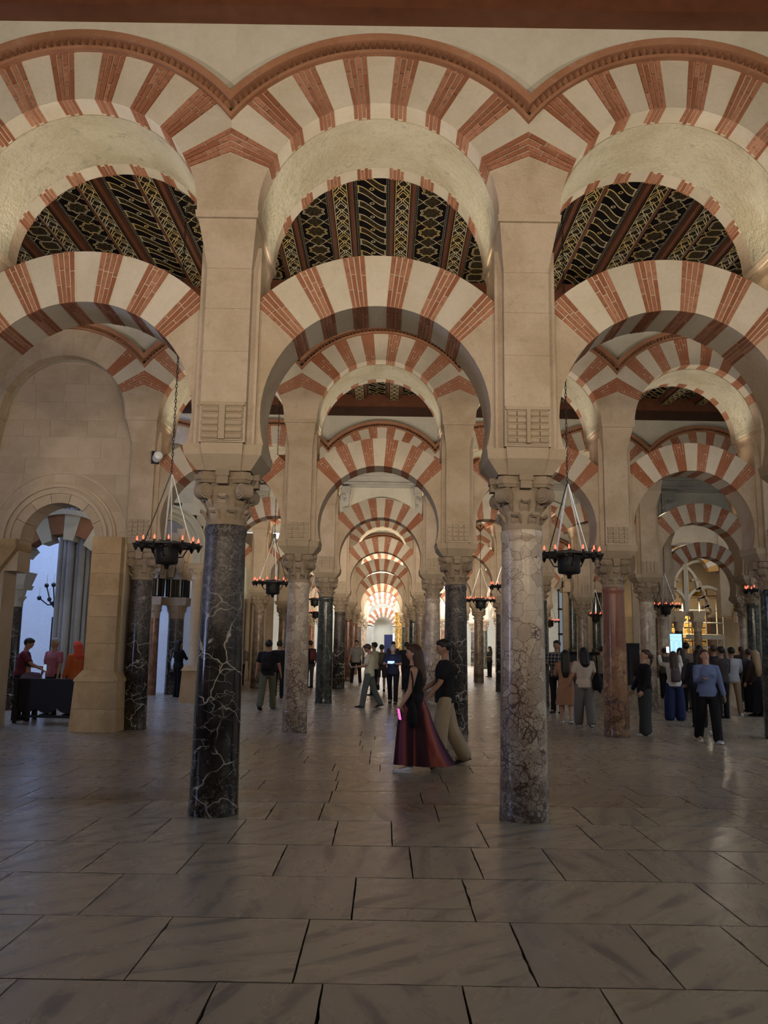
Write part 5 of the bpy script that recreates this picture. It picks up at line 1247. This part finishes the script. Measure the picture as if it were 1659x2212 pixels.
CW = [('with dark bun near the display screen',7.9,22.5),('in black behind the taupe sweater',9.0,25.5),('in dark grey left of the grey shirt',8.1,20.3),('with brown curls in the crowd centre',8.8,23.6),('with cap right of the blond woman',10.2,23.4),('in navy behind the grey shirt',9.6,24.6),('with raised arm in the crowd',10.4,26.0),('in black at far right edge',10.1,21.6),('in dark brown beside the green column',11.2,25.4),('in the back row under the mosaic',10.6,28.3),('in the back row under the pale columns',12.1,28.6),('half hidden by the breccia column',7.35,24.0),('with short hair right behind the blue blouse',6.65,17.9),('in black between taupe sweater and grey shirt',8.75,22.4),('in charcoal behind the blond woman',9.75,22.6),('leaning toward the pale columns',11.5,27.0),('in a dark jacket left of the screen stand',9.3,28.0),('just under the display screen',10.2,30.5),('in a hooded top near the green column',10.7,24.2),('at the very right, behind the green column',9.75,20.3)]
for n_, (lb_, x, y_) in enumerate(CW):
    d = RR.choice([(.02,.02,.025), (.04,.03,.03), (.03,.035,.05), (.06,.05,.045)]); fe = n_ % 3 == 0
    person('crowd member ' + lb_ + ', seen from behind', (x, y_), RR.uniform(-30, 25), RR.uniform(1.54, 1.70), d, BLK, BLK, RR.choice([HAIRD, HAIRD, HAIRB]), .15 if fe else 0, SKIN2, 'crowd facing the screen', female=fe, sleeve=RR.choice(['short', 'long']), arms=((RR.uniform(0, 30), RR.uniform(10, 80), 8), (RR.uniform(0, 30), RR.uniform(10, 80), 8)))
# left doorway
_, B_ = person('man in maroon shirt reaching forward, behind the black stand at left', (-7.40, 17.3), -78, 1.60, (.11,.022,.035), BLK, BLK, HAIRD, 0, SKIN2, arms=((14, 70, 6), (40, 20, 8)), lean=8, head=(10, 0))
phone(B_['hand'][-1] + Vector((0, -.16, 0)), 'phone with pale blue display held by the man in maroon', 0, 0, emis('pale_blue_display', (.4,.6,.8), .5))
person('seated person in grey-pink top with dark hair, behind the black stand', (-7.22, 17.25), 10, 1.55, (.12,.09,.14), BLK, BLK, HAIRD, 0, SKIN2, legs=((85, 85), (85, 85)), seated=True, arms=((20, 60, 8), (20, 60, 8)))
person('balding man in pink shirt standing behind the black stand', (-7.12, 18.3), 150, 1.60, (.30,.10,.13), BLK, BLK, HAIRG, 0, SKIN2)
_, B_ = person('woman in orange headscarf and orange tunic beside the ochre pier', (-6.66, 18.35), 60, 1.54, (.46,.10,.03), (.40,.085,.025), BLK, fab((.62,.08,.05)), .10, SKIN2, female=True, lower='none', sleeve='long', wide=1.6)
_, B_ = person('person in black beside the slender pale column with a white bag', (-6.02, 24.9), -50, 1.62, BLK, BLK, BLK, HAIRD, .12, SKIN2, female=True, sleeve='long', arms=((5, 10, 12), (30, 80, 8)))
bag(B_['M'] @ Vector((-.26, .0, 1.0)), 'white cloth tote bag hanging from the person in black at left', fab((.55,.55,.55)), .30, .34, .10, radians(-40), .28)
st = empty('stool', (-7.22, 17.22, 0), 0, 'low dark stool under the seated person behind the black stand', 'stool')
put('seat', MB().box(-.2, .2, -.2, .2, .36, .41).mesh('seat', BLACKW), st)
for x in (-.16, .16):
    for y_ in (-.16, .16): put('leg', MB().box(x-.02, x+.02, y_-.02, y_+.02, 0, .36).mesh('leg', BLACKW), st)

bpy.data.scenes.remove(WORK)
